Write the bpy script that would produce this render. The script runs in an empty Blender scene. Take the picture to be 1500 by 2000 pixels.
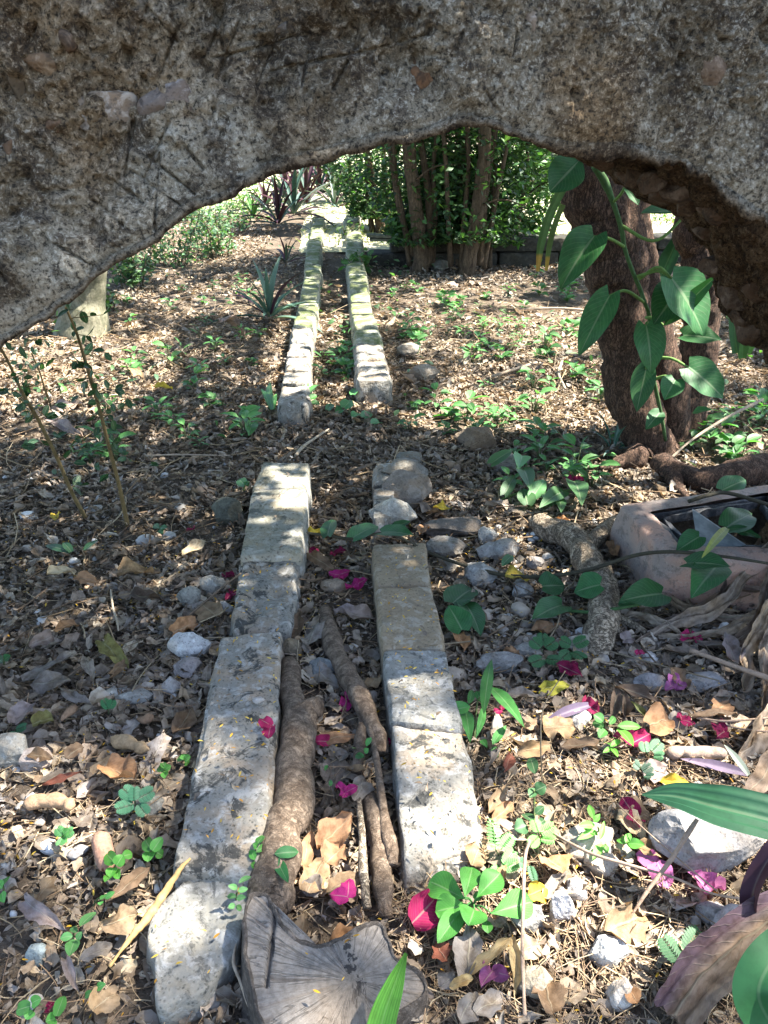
import bpy, math, random
import numpy as np
from mathutils import Vector, Matrix

# ------------------------------------------------------------------ camera, sky, sun, exposure
SC = bpy.context.scene
COL = SC.collection
R = math.radians
H_CAM, PITCH, YAW, FPX = 1.16, R(26.0), R(-2.9), 1600.0     # focal length in pixels of the 1500 x 2000 photograph
cam_d = bpy.data.cameras.new('camera')
cam_d.sensor_fit = 'VERTICAL'; cam_d.sensor_height = 24.0; cam_d.sensor_width = 18.0
cam_d.lens = 24.0 * FPX / 2000.0
cam_d.clip_start = 0.02; cam_d.clip_end = 600.0
cam = bpy.data.objects.new('camera', cam_d); COL.objects.link(cam)
cam.location = (0, 0, H_CAM); cam.rotation_euler = (R(90) - PITCH, 0, YAW)
SC.camera = cam

SUN_EL, SUN_AZ = R(58.0), math.atan2(0.06, 1.0)               # light comes from the right
SUN = np.array([math.cos(SUN_EL) * math.cos(SUN_AZ), math.cos(SUN_EL) * math.sin(SUN_AZ), math.sin(SUN_EL)])
world = bpy.data.worlds.new('World'); SC.world = world; world.use_nodes = True
wn = world.node_tree
sky = wn.nodes.new('ShaderNodeTexSky'); sky.sky_type = 'NISHITA'; sky.sun_disc = False
sky.sun_elevation = SUN_EL; sky.sun_rotation = math.pi / 2 - SUN_AZ
bgn = wn.nodes['Background']; bgn.inputs['Strength'].default_value = 0.095
wn.links.new(sky.outputs[0], bgn.inputs[0])
sd = bpy.data.lights.new('sun', 'SUN'); sd.energy = 5.0; sd.angle = R(0.53); sd.color = (1.0, 0.95, 0.86)
sun = bpy.data.objects.new('sun', sd); COL.objects.link(sun)
sun.rotation_euler = Vector(SUN).to_track_quat('Z', 'Y').to_euler(); sun.location = (3, -2, 8)
SC.view_settings.view_transform = 'Standard'; SC.view_settings.look = 'None'
SC.view_settings.gamma = 1.0; SC.view_settings.use_curve_mapping = False
SC.view_settings.exposure = 2.75
SC.render.engine = 'CYCLES'
SC.cycles.use_denoising = True; SC.cycles.max_bounces = 8; SC.cycles.diffuse_bounces = 5
SC.cycles.transmission_bounces = 4; SC.cycles.sample_clamp_indirect = 6.0

# ------------------------------------------------------------------ pixel <-> place
RM = np.array(cam.rotation_euler.to_matrix())
CO = np.array([0, 0, H_CAM])
def ray(x, y):
    d = RM @ np.array([(x - 750) / FPX, (1000 - y) / FPX, -1.0])
    return d
def px(x, y, z=0.0):                                              # the point at height z
    d = ray(x, y); return CO + d * ((z - H_CAM) / d[2])
def py(x, y, Y):                                                  # the point on the upright plane at Y
    d = ray(x, y); return CO + d * (Y / d[1])
def proj(P):                                                      # points -> pixels
    q = (np.atleast_2d(P) - CO) @ RM
    w = np.where(-q[:, 2] > 0.05, -q[:, 2], np.nan)
    return np.stack([750 + FPX * q[:, 0] / w, 1000 - FPX * q[:, 1] / w], 1), w
def mpp(x, y, z=0.0):                                             # metres per pixel at that point
    p = px(x, y, z); _, w = proj(p); return float(w[0]) / FPX

# ------------------------------------------------------------------ noise
_tab = np.random.RandomState(7).rand(8192)
def vnoise(p, seed=0):
    p = np.asarray(p, float); i = np.floor(p).astype(np.int64); f = p - i; f = f * f * f * (f * (f * 6 - 15) + 10)
    def h(a, b, c):
        return _tab[((i[:, 0] + a) * 73856093 ^ (i[:, 1] + b) * 19349663 ^ (i[:, 2] + c) * 83492791 ^ seed * 2654435) & 8191]
    def L(a, b, t): return a + (b - a) * t
    x0 = L(L(h(0,0,0), h(1,0,0), f[:,0]), L(h(0,1,0), h(1,1,0), f[:,0]), f[:,1])
    x1 = L(L(h(0,0,1), h(1,0,1), f[:,0]), L(h(0,1,1), h(1,1,1), f[:,0]), f[:,1])
    return L(x0, x1, f[:, 2]) * 2 - 1
def fbm(p, octv=4, seed=0, gain=0.5):
    s = 0; a = 1.0; q = np.asarray(p, float)
    for k in range(octv):
        s = s + a * vnoise(q, seed + k * 17); q = q * 2.03 + 3.7; a *= gain
    return s
def gz(x, y):                                                     # height of the ground
    x = np.atleast_1d(np.asarray(x, float)); y = np.atleast_1d(np.asarray(y, float))
    p = np.stack([x * 1.3, y * 1.3, np.zeros_like(x)], 1)
    near = np.exp(-np.maximum(0, y - 8) / 10.0)
    return 0.016 * fbm(p, 2, 3) * near - 0.006
def g1(x, y): return float(gz(x, y)[0])

# ------------------------------------------------------------------ objects
def tag(o, label=None, cat=None, group=None, kind=None):
    if label: o['label'] = label
    if cat: o['category'] = cat
    if group: o['group'] = group
    if kind: o['kind'] = kind
    return o
def woff(o):
    v = Vector((0, 0, 0))
    while o is not None: v = v + o.location; o = o.parent
    return np.array(v)
def thing(name, label, cat, loc, group=None):
    o = bpy.data.objects.new(name, None); COL.objects.link(o); o.empty_display_size = 0.05
    o.location = [float(v) for v in loc]
    return tag(o, label, cat, group)
def mk(name, V, F, mat, col=None, luv=None, parent=None, loc=None, smooth=True):
    """one mesh object from world-space vertices; F is a list of index arrays (n x 3 or n x 4)"""
    V = np.asarray(V, float)
    if isinstance(F, np.ndarray): F = [F]
    F = [np.asarray(f, np.int64) for f in F if len(f)]
    if loc is None:
        loc = woff(parent) if parent is not None else np.array([(V[:, 0].min() + V[:, 0].max()) / 2, (V[:, 1].min() + V[:, 1].max()) / 2, V[:, 2].min()])
    loc = np.asarray(loc, float)
    me = bpy.data.meshes.new(name)
    me.vertices.add(len(V)); me.vertices.foreach_set('co', (V - loc).astype(np.float32).ravel())
    nl = sum(f.size for f in F); npoly = sum(len(f) for f in F)
    me.loops.add(nl); me.polygons.add(npoly)
    me.loops.foreach_set('vertex_index', np.concatenate([f.ravel() for f in F]).astype(np.int32))
    tot = np.concatenate([np.full(len(f), f.shape[1]) for f in F]).astype(np.int32)
    me.polygons.foreach_set('loop_start', np.concatenate([[0], np.cumsum(tot)[:-1]]).astype(np.int32))
    me.polygons.foreach_set('use_smooth', np.full(npoly, smooth))
    if col is not None:
        c = np.ones((len(V), 4), np.float32); c[:, :3] = col
        a = me.attributes.new('Col', 'FLOAT_COLOR', 'POINT'); a.data.foreach_set('color', c.ravel())
    if luv is not None:
        a = me.attributes.new('luv', 'FLOAT2', 'POINT'); a.data.foreach_set('vector', np.asarray(luv, np.float32).ravel())
    me.update(calc_edges=True); me.validate()
    me.materials.append(mat)
    o = bpy.data.objects.new(name, me); COL.objects.link(o)
    if parent is not None:
        o.parent = parent; o.location = [float(v) for v in (loc - woff(parent))]
    else:
        o.location = [float(v) for v in loc]
    return o
def gridF(nr, nc, off=0, wrap=False):
    r = np.arange(nr - 1)[:, None]; c = np.arange(nc if wrap else nc - 1)[None, :]
    c1 = (c + 1) % nc
    return np.stack([r * nc + c, r * nc + c1, (r + 1) * nc + c1, (r + 1) * nc + c], -1).reshape(-1, 4) + off
class Acc:                                                        # gathers several shapes into one mesh
    def __init__(s): s.V = []; s.F = {3: [], 4: []}; s.C = []; s.U = []; s.n = 0
    def add(s, V, F, col=None, luv=None):
        V = np.asarray(V, float)
        for f in ([F] if isinstance(F, np.ndarray) else F):
            if len(f): s.F[f.shape[1]].append(f + s.n)
        s.V.append(V)
        c = np.zeros((len(V), 3)); c[:] = (1, 1, 1) if col is None else col; s.C.append(c)
        s.U.append(np.zeros((len(V), 2)) if luv is None else luv); s.n += len(V)
    def build(s, name, mat, parent=None, loc=None, smooth=True):
        F = [np.concatenate(v) for v in s.F.values() if v]
        return mk(name, np.concatenate(s.V), F, mat, np.concatenate(s.C), np.concatenate(s.U), parent, loc, smooth)

# ------------------------------------------------------------------ shapes
def unit(v): v = np.asarray(v, float); return v / max(1e-9, np.linalg.norm(v))
def spline(P, n):                                                 # Catmull-Rom through control rows (any width)
    P = np.asarray(P, float)
    if len(P) == 2:
        t = np.linspace(0, 1, n)[:, None]; return P[0] * (1 - t) + P[1] * t
    Q = np.vstack([2 * P[0] - P[1], P, 2 * P[-1] - P[-2]])
    t = np.linspace(0, len(P) - 1 - 1e-6, n); i = t.astype(int); f = (t - i)[:, None]
    a, b, c, d = Q[i], Q[i + 1], Q[i + 2], Q[i + 3]
    return 0.5 * (2 * b + (c - a) * f + (2 * a - 5 * b + 4 * c - d) * f * f + (3 * b - a - 3 * c + d) * f ** 3)
def tube(P, n=16, k=10, rough=0.0, rfreq=30.0, seed=0, caps=True):
    """P rows: x y z radius. Returns V, F, luv"""
    S = spline(P, n); C = S[:, :3]; rad = np.maximum(S[:, 3], 1e-4)
    if n >= 30:                                                   # uneven thickness and small kinks
        q_ = np.stack([np.linspace(0, n / 9.0, n), np.full(n, seed * 3.1 + rad.mean() * 900), np.zeros(n)], 1)
        rad = rad * (1 + .10 * fbm(q_, 2, 71)); C = C + (rad * .22)[:, None] * np.stack([fbm(q_ * .7, 2, 72 + j) for j in range(3)], 1)
    T = np.gradient(C, axis=0); T /= np.linalg.norm(T, axis=1)[:, None] + 1e-9
    up = np.array([0, 0, 1.0]) if abs(T[0, 2]) < 0.8 else np.array([0, 1.0, 0])
    N = np.zeros_like(T); u = up
    for i in range(n):
        u = u - T[i] * (u @ T[i]); u = unit(u); N[i] = u
    B = np.cross(T, N); a = np.linspace(0, 2 * math.pi, k, endpoint=False)
    D = N[:, None, :] * np.cos(a)[None, :, None] + B[:, None, :] * np.sin(a)[None, :, None]
    V = C[:, None, :] + D * rad[:, None, None]
    if rough:
        q = V.reshape(-1, 3) * rfreq
        V = V + D * (rad[:, None] * rough * fbm(q, 3, seed).reshape(n, k))[:, :, None]
    L = np.concatenate([[0], np.cumsum(np.linalg.norm(np.diff(C, axis=0), axis=1))])
    luv = np.stack(np.broadcast_arrays(L[:, None], (a / (2 * math.pi))[None, :]), -1).reshape(-1, 2)
    V = V.reshape(-1, 3); F = [gridF(n, k, 0, True)]
    if caps:
        V = np.vstack([V, C[:1], C[-1:]]); luv = np.vstack([luv, luv[:1], luv[-1:]])
        j = np.arange(k)
        F.append(np.stack([np.full(k, n * k), (j + 1) % k, j], 1)); F.append(np.stack([np.full(k, n * k + 1), (n - 1) * k + j, (n - 1) * k + (j + 1) % k], 1))
    return V, F, luv
def prof(shape, s):
    if shape == 'oval': w = np.sin(math.pi * s ** 0.9) ** 0.75
    elif shape == 'lance': w = np.sin(math.pi * s ** 0.8) ** 0.95
    elif shape == 'obov': w = np.sin(math.pi * np.minimum(1, s ** 1.55)) ** 0.8 + 0.05 * (1 - s)
    elif shape == 'heart': w = np.sin(math.pi * (0.17 + 0.83 * s ** 0.85)) ** 0.9
    elif shape == 'strap': w = np.minimum(1, 0.55 + 1.6 * s) * np.clip((1 - s) * 2.2, 0, 1) ** 0.7
    elif shape == 'bract': w = np.sin(math.pi * (0.1 + 0.9 * s ** 0.9)) ** 0.6
    else: w = np.ones_like(s)
    return np.maximum(w, 0.015)
def leaf(L, W, shape='oval', nl=7, nw=5, fold=0.2, bend=0.3, curl=0.0, rip=0.0, rng=None, side=0.0):
    """a single blade along +x, its upper face towards +z. Returns V, F, luv"""
    rng = rng or np.random
    s = np.linspace(0, 1, nl); t = np.linspace(-1, 1, nw)
    S, T = np.meshgrid(s, t, indexing='ij')
    w = prof(shape, S) * W / 2
    ph = rng.uniform(0, 6.28, 3)
    c = curl + 1e-6; a = T * c
    yy = w * np.sin(a) / c * np.cos(fold); zz = w * (1 - np.cos(a)) / c + np.abs(yy) * np.sin(fold)
    X = S.copy()
    if shape == 'heart': X = X - 0.20 * (1 - S) ** 2 * np.abs(T) ** 1.2 * (1 - 0.55 * np.abs(T) ** 6)
    zz = zz + rip * W * 0.5 * (np.sin(S * 9 + ph[0]) * T + 0.7 * np.sin(S * 14 + T * 3 + ph[1]) * np.abs(T))
    th = bend * S; b = bend if abs(bend) > 1e-4 else 1e-4
    cx = np.sin(b * X) / b * L; cz = -(1 - np.cos(b * X)) / b * L
    V = np.stack([cx + np.sin(th) * zz, yy + side * L * S * S, cz + np.cos(th) * zz], -1).reshape(-1, 3)
    return V, gridF(nl, nw), np.stack([S, T * 0.5 + 0.5], -1).reshape(-1, 2)
def place(V, base, tip, up=(0, 0, 1), roll=0.0, scale=True):
    """turns a +x blade so that it runs from base to tip with its face towards up"""
    base = np.asarray(base, float); tip = np.asarray(tip, float)
    x = tip - base; L = np.linalg.norm(x); x = x / L
    z = np.asarray(up, float); z = unit(z - x * (z @ x)); y = np.cross(z, x)
    if roll: y, z = y * math.cos(roll) + z * math.sin(roll), z * math.cos(roll) - y * math.sin(roll)
    if scale:                                                     # make the blade's own chord reach the tip
        e = V[np.argmax(V[:, 0])]
    return base + V[:, :1] * x + V[:, 1:2] * y + V[:, 2:3] * z
def ico(sub):
    import bmesh
    bm = bmesh.new(); bmesh.ops.create_icosphere(bm, subdivisions=sub, radius=1.0)
    V = np.array([v.co[:] for v in bm.verts]); F = np.array([[v.index for v in f.verts] for f in bm.faces]); bm.free()
    return V, F
ICO = {k: ico(k) for k in (1, 2, 3, 4, 5)}
def rock(size, seed, sub=4, facets=9, rough=0.06, chop=0.72):
    facets += 8; chop -= .06; rough *= .8
    rs = np.random.RandomState(seed); V, F = ICO[sub]; V = V.copy()
    for k in range(facets):
        n = unit(rs.normal(size=3)); d = rs.uniform(chop, 0.95)
        e = V @ n - d; V = V - np.outer(np.maximum(e, 0), n) * 0.985
    V = V * (1 + rough * 2.0 * fbm(V * 1.6 + seed, 2, seed)[:, None]) + V * (rough * 0.7 * fbm(V * 6 + seed, 3, seed + 5)[:, None])
    V = V * np.asarray(size)
    a = rs.uniform(0, 6.28); c, s = math.cos(a), math.sin(a)
    return V, F
def rotz(V, a):
    c, s = math.cos(a), math.sin(a); return np.stack([V[:, 0] * c - V[:, 1] * s, V[:, 0] * s + V[:, 1] * c, V[:, 2]], 1)
def roundbox(c8, nx, ny, nz, rad=0.12, amp=0.006, freq=18, seed=0):
    """a stone block through eight corners (bottom four, top four, each near-left, near-right, far-right, far-left) with worn edges"""
    c8 = np.asarray(c8, float); Vs = []; Fs = []; off = 0
    def face(nu, nv, fn):
        nonlocal off
        u, v = np.meshgrid(np.linspace(-1, 1, nu), np.linspace(-1, 1, nv), indexing='ij')
        Vs.append(fn(u.ravel(), v.ravel())); Fs.append(gridF(nu, nv, off)); off += nu * nv
    o = lambda a: np.ones_like(a)
    face(nx, ny, lambda u, v: np.stack([u, v, o(u)], 1)); face(ny, nx, lambda u, v: np.stack([v, u, -o(u)], 1))
    face(nz, nx, lambda u, v: np.stack([v, o(u), u], 1)); face(nx, nz, lambda u, v: np.stack([u, -o(u), v], 1))
    face(ny, nz, lambda u, v: np.stack([o(u), u, v], 1)); face(nz, ny, lambda u, v: np.stack([-o(u), v, u], 1))
    P = np.concatenate(Vs); F = np.concatenate(Fs)
    ext = np.array([np.linalg.norm(c8[1] - c8[0]) + np.linalg.norm(c8[2] - c8[3]), np.linalg.norm(c8[3] - c8[0]) + np.linalg.norm(c8[2] - c8[1]), 2 * np.linalg.norm(c8[4] - c8[0])]) / 4
    r = np.minimum(0.9, rad * ext.min() * 2 / ext)
    q = np.clip(P, -(1 - r), 1 - r); d = (P - q) / r; n = np.linalg.norm(d, axis=1)
    d = d / np.maximum(1, n)[:, None] if True else d
    P2 = q + d * r
    w = (P2 + 1) / 2; x, y, z = w[:, :1], w[:, 1:2], w[:, 2:3]
    W = ((c8[0] * (1-x) + c8[1] * x) * (1-y) + (c8[3] * (1-x) + c8[2] * x) * y) * (1-z) + ((c8[4] * (1-x) + c8[5] * x) * (1-y) + (c8[7] * (1-x) + c8[6] * x) * y) * z
    cen = c8.mean(0); N = P2 / np.linalg.norm(P2, axis=1)[:, None]
    edge = np.sort(np.abs(P), axis=1)[:, 1] ** 6                      # how near an edge: edges crumble most
    nz1 = fbm(W * freq, 4, seed); nz2 = fbm(W * freq * 0.4, 2, seed + 3)
    W = W + N * (amp * (0.55 * nz1 + 0.7 * nz2) - amp * 2.2 * edge * np.maximum(0, nz2 + 0.15))[:, None]
    return W, F
# ------------------------------------------------------------------ materials
class NT:
    def __init__(s, name):
        s.m = bpy.data.materials.new(name); s.m.use_nodes = True; s.t = s.m.node_tree
        s.b = s.t.nodes['Principled BSDF']; s.out = s.t.nodes['Material Output']
        s.b.inputs['Specular IOR Level'].default_value = 0.35
    def n(s, ty, **kw):
        nd = s.t.nodes.new(ty)
        for k, v in kw.items(): setattr(nd, k, v)
        return nd
    def l(s, a, b): s.t.links.new(a, b)
    def setin(s, sock, v):
        if isinstance(v, bpy.types.NodeSocket): s.l(v, sock)
        elif isinstance(v, tuple) and len(v) == 3 and sock.type == 'RGBA': sock.default_value = (*v, 1)
        else: sock.default_value = v
    def pos(s): return s.n('ShaderNodeNewGeometry').outputs['Position']
    def attr(s, name): return s.n('ShaderNodeAttribute', attribute_name=name)
    def noise(s, scale, detail=4, rough=0.55, vec=None, dist=0.0):
        nd = s.n('ShaderNodeTexNoise'); nd.inputs['Scale'].default_value = scale; nd.inputs['Detail'].default_value = detail
        nd.inputs['Roughness'].default_value = rough; nd.inputs['Distortion'].default_value = dist
        s.l(vec if vec is not None else s.pos(), nd.inputs['Vector']); return nd.outputs['Fac']
    def voro(s, scale, feature='F1', vec=None, rand=1.0):
        nd = s.n('ShaderNodeTexVoronoi', feature=feature); nd.inputs['Scale'].default_value = scale; nd.inputs['Randomness'].default_value = rand
        s.l(vec if vec is not None else s.pos(), nd.inputs['Vector']); return nd.outputs['Distance']
    def step(s, fac, lo, hi):
        nd = s.n('ShaderNodeMapRange', interpolation_type='SMOOTHSTEP')
        s.l(fac, nd.inputs['Value']); nd.inputs['From Min'].default_value = lo; nd.inputs['From Max'].default_value = hi
        return nd.outputs['Result']
    def math(s, op, a, b=0.0):
        nd = s.n('ShaderNodeMath', operation=op); s.setin(nd.inputs[0], a); s.setin(nd.inputs[1], b); return nd.outputs[0]
    def mix(s, fac, a, b, mode='MIX'):
        nd = s.n('ShaderNodeMix', data_type='RGBA', blend_type=mode)
        s.setin(nd.inputs[0], fac); s.setin(nd.inputs[6], a); s.setin(nd.inputs[7], b); return nd.outputs[2]
    def scale(s, vec, xyz):
        nd = s.n('ShaderNodeMapping'); s.l(vec, nd.inputs['Vector']); nd.inputs['Scale'].default_value = xyz; return nd.outputs[0]
    def bump(s, h, strength=0.5, dist=0.01, normal=None):
        nd = s.n('ShaderNodeBump'); s.l(h, nd.inputs['Height']); nd.inputs['Strength'].default_value = strength; nd.inputs['Distance'].default_value = dist
        if normal is not None: s.l(normal, nd.inputs['Normal'])
        return nd.outputs[0]
    def done(s, col, rough=0.85, bump=None, trans=0.0, tcol=None):
        s.setin(s.b.inputs['Base Color'], col); s.setin(s.b.inputs['Roughness'], rough)
        if bump is not None: s.l(bump, s.b.inputs['Normal'])
        if trans:
            tr = s.n('ShaderNodeBsdfTranslucent'); s.setin(tr.inputs['Color'], tcol if tcol is not None else col)
            if bump is not None: s.l(bump, tr.inputs['Normal'])
            mx = s.n('ShaderNodeMixShader'); mx.inputs[0].default_value = trans
            s.l(s.b.outputs[0], mx.inputs[1]); s.l(tr.outputs[0], mx.inputs[2]); s.l(mx.outputs[0], s.out.inputs['Surface'])
        return s.m

def leafmat(name, rough, trans, vein, veins=16.0, mott=0.3, spec=0.4, tmul=(1.0, 1.0, 1.0), bumps=0.4, holes=0):
    k = NT(name); k.b.inputs['Specular IOR Level'].default_value = spec
    c = k.attr('Col').outputs['Color']; sep = k.n('ShaderNodeSeparateXYZ'); k.l(k.attr('luv').outputs['Vector'], sep.inputs[0])
    u, v = sep.outputs[0], sep.outputs[1]
    d = k.math('ABSOLUTE', k.math('SUBTRACT', v, 0.5))
    mid = k.step(d, 0.045, 0.012)
    w = k.math('SUBTRACT', k.math('MULTIPLY', u, veins), k.math('MULTIPLY', d, veins * 0.75))
    fr = k.math('ABSOLUTE', k.math('SUBTRACT', k.math('FRACT', w), 0.5))
    sv = k.math('MULTIPLY', k.step(fr, 0.1, 0.0), 0.45)
    vn = k.math('MAXIMUM', mid, sv)
    nz = k.noise(55, 5, 0.6); n2 = k.noise(14, 2)
    c1 = k.mix(k.math('MULTIPLY', k.step(nz, 0.38, 0.7), mott), c, k.mix(1.0, c, (0.45, 0.4, 0.35), 'MULTIPLY'))
    c1 = k.mix(k.math('MULTIPLY', k.step(n2, 0.42, 0.66), mott), c1, k.mix(1.0, c1, (1.25, 1.15, 0.95), 'MULTIPLY'))
    c2 = k.mix(k.math('MULTIPLY', vn, vein), c1, k.mix(0.5, c1, (0.62, 0.6, 0.42)))
    b = k.bump(k.math('ADD', k.math('MULTIPLY', vn, -0.5), k.math('MULTIPLY', nz, 0.5)), bumps, 0.003)
    return k.done(c2, rough, b, trans, k.mix(1.0, c2, tmul, 'MULTIPLY'))
M = {}
M['live'] = leafmat('live_leaf', 0.5, 0.38, 0.42, 14, 0.12, 0.45, (1.1, 1.35, 0.5), 0.3)
M['glossy'] = leafmat('glossy_leaf', 0.5, 0.18, 0.26, 11, 0.4, 0.22, (1.1, 1.4, 0.5), 0.35)
M['strap'] = leafmat('strap_leaf', 0.5, 0.10, 0.10, 0.0, 0.3, 0.2, (1.1, 1.3, 0.6), 0.2)
M['dry'] = leafmat('dry_leaf', 0.82, 0.16, 0.25, 12, 0.85, 0.25, (1.1, 0.9, 0.6), 0.7)
M['bract'] = leafmat('bract_tissue', 0.8, 0.35, 0.55, 10, 0.5, 0.15, (1.1, 0.7, 0.9), 0.6)
def colmat(name, rough=0.9, freq=40, amt=0.5, bs=0.5, bd=0.004, spec=0.25):
    k = NT(name); k.b.inputs['Specular IOR Level'].default_value = spec
    c = k.attr('Col').outputs['Color']; nz = k.noise(freq, 6, 0.65)
    c = k.mix(k.math('MULTIPLY', k.step(nz, 0.35, 0.68), amt), c, k.mix(1.0, c, (0.35, 0.33, 0.3), 'MULTIPLY'))
    return k.done(c, rough, k.bump(nz, bs, bd))
M['twig'] = colmat('dry_twig', 0.85, 90, 0.5)
M['pod'] = colmat('fuzzy_pod', 0.95, 160, 0.45, 0.7, 0.003)
M['pebble'] = colmat('pebble_stone', 0.9, 45, 0.35, 0.6, 0.006)
def rockmat(name, base, pale, dark, warm, dk=0.5, wm=0.4, f=1.0, moss=None, mossamt=0.0, colattr=False, lichen=0.5):
    k = NT(name); k.b.inputs['Specular IOR Level'].default_value = 0.2
    big = k.noise(7 * f, 3, 0.6); mid = k.noise(26 * f, 6, 0.68, dist=0.4); fine = k.noise(110 * f, 5, 0.72)
    spk = k.voro(95 * f, vec=None); blot = k.noise(15 * f, 7, 0.72, dist=0.8)
    c = k.mix(k.step(big, 0.42, 0.62), base, warm) if wm else base
    c = k.mix(k.math('MULTIPLY', k.step(mid, 0.50, 0.62), 0.75), c, pale)
    c = k.mix(k.math('MULTIPLY', k.step(blot, 0.52, 0.60), dk), c, dark)
    c = k.mix(k.math('MULTIPLY', k.math('MULTIPLY', k.step(spk, 0.35, 0.12), k.step(mid, 0.58, 0.42)), 0.75), c, dark)
    c = k.mix(k.math('MULTIPLY', k.step(fine, 0.56, 0.66), 0.5 * lichen), c, pale)
    c = k.mix(k.math('MULTIPLY', k.step(fine, 0.44, 0.34), 0.6), c, k.mix(1.0, c, (0.35, 0.34, 0.32), 'MULTIPLY'))
    if colattr: c = k.mix(1.0, c, k.attr('Col').outputs['Color'], 'MULTIPLY')
    if moss:
        sp = k.n('ShaderNodeSeparateXYZ'); k.l(k.n('ShaderNodeNewGeometry').outputs['Normal'], sp.inputs[0])
        mm = k.math('MULTIPLY', k.step(sp.outputs[2], 0.1, 0.75), k.step(k.noise(9, 5, 0.7), 0.36, 0.58))
        c = k.mix(k.math('MULTIPLY', mm, mossamt), c, k.mix(k.noise(60, 3), moss, (moss[0] * 2.2, moss[1] * 2.0, moss[2] * 2.0)))
    h = k.math('ADD', k.math('MULTIPLY', mid, 0.8), k.math('ADD', k.math('MULTIPLY', fine, 0.4), k.math('MULTIPLY', spk, 0.3)))
    return k.done(c, 0.92, k.bump(h, 0.75, 0.006))
M['rail'] = rockmat('lichen_limestone', (0.195, 0.182, 0.155), (0.36, 0.345, 0.315), (0.042, 0.041, 0.037), (0.26, 0.205, 0.148), 0.95, 1, 1.25)
M['tanrail'] = rockmat('tan_limestone', (0.225, 0.172, 0.112), (0.33, 0.29, 0.23), (0.07, 0.062, 0.05), (0.26, 0.205, 0.135), 0.35, 1, 1.1)
M['bluerail'] = rockmat('blue_grey_limestone', (0.19, 0.185, 0.165), (0.35, 0.34, 0.32), (0.05, 0.05, 0.047), (0.25, 0.225, 0.18), 0.7, 1, 1.3)
M['greyrail'] = rockmat('dirty_limestone', (0.26, 0.245, 0.205), (0.44, 0.42, 0.37), (0.045, 0.048, 0.042), (0.31, 0.26, 0.18), 0.75, 1, 1.0, (0.06, 0.065, 0.035), 0.35)
M['moss'] = rockmat('mossy_limestone', (0.23, 0.23, 0.17), (0.42, 0.41, 0.34), (0.05, 0.055, 0.04), (0.26, 0.24, 0.16), 0.5, 1, 0.9, (0.055, 0.075, 0.022), 0.85)
M['rock'] = rockmat('loose_limestone', (0.29, 0.275, 0.26), (0.44, 0.425, 0.40), (0.11, 0.10, 0.09), (0.34, 0.295, 0.245), 0.35, 1, 1.4, colattr=True, lichen=0.3)
# the arch
k = NT('weathered_mortar'); k.b.inputs['Specular IOR Level'].default_value = 0.15
P0 = k.pos()
big = k.noise(2.6, 3, 0.6); mid = k.noise(15, 7, 0.75, dist=0.8); fine = k.noise(120, 7, 0.80, dist=0.4); vf = k.noise(260, 3, 0.7); sp = k.voro(120)
att = k.attr('Col').outputs['Color']
c = k.mix(k.step(big, 0.36, 0.64), (0.200, 0.162, 0.110), (0.310, 0.270, 0.200))
c = k.mix(k.math('MULTIPLY', k.step(mid, 0.50, 0.58), 0.75), c, (0.075, 0.056, 0.040))
c = k.mix(k.math('MULTIPLY', k.step(k.noise(5.5, 6, 0.75, dist=0.8), 0.53, 0.62), 0.7), c, (0.42, 0.38, 0.30))
c = k.mix(k.math('MULTIPLY', k.step(fine, 0.535, 0.60), 0.62), c, (0.62, 0.58, 0.48))
c = k.mix(k.math('MULTIPLY', k.step(fine, 0.475, 0.42), 0.9), c, (0.030, 0.027, 0.023))
c = k.mix(k.math('MULTIPLY', k.step(sp, 0.3, 0.1), 0.5), c, (0.035, 0.03, 0.026))
c = k.mix(k.math('MULTIPLY', k.step(k.noise(3.6, 6, 0.72, dist=1.0), 0.53, 0.62), 0.6), c, k.mix(1.0, c, (0.38, 0.33, 0.27), 'MULTIPLY'))
c = k.mix(1.0, c, att, 'MULTIPLY')
h = k.math('ADD', k.math('MULTIPLY', fine, 1.0), k.math('ADD', k.math('MULTIPLY', mid, 0.9), k.math('MULTIPLY', vf, 0.25)))
M['wall'] = k.done(c, 0.95, k.bump(h, 0.9, 0.012))
M['wallstone'] = rockmat('embedded_stone', (0.135, 0.112, 0.090), (0.27, 0.25, 0.22), (0.045, 0.04, 0.034), (0.13, 0.095, 0.065), 0.75, 1, 1.2, colattr=True)
M['kerbstone'] = rockmat('shade_dark_wall_stone', (0.034, 0.032, 0.026), (0.07, 0.065, 0.055), (0.015, 0.015, 0.013), (0.04, 0.036, 0.026), 0.5, 1, 0.7)  # near-black base colour carries the shade of the thicket
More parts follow.
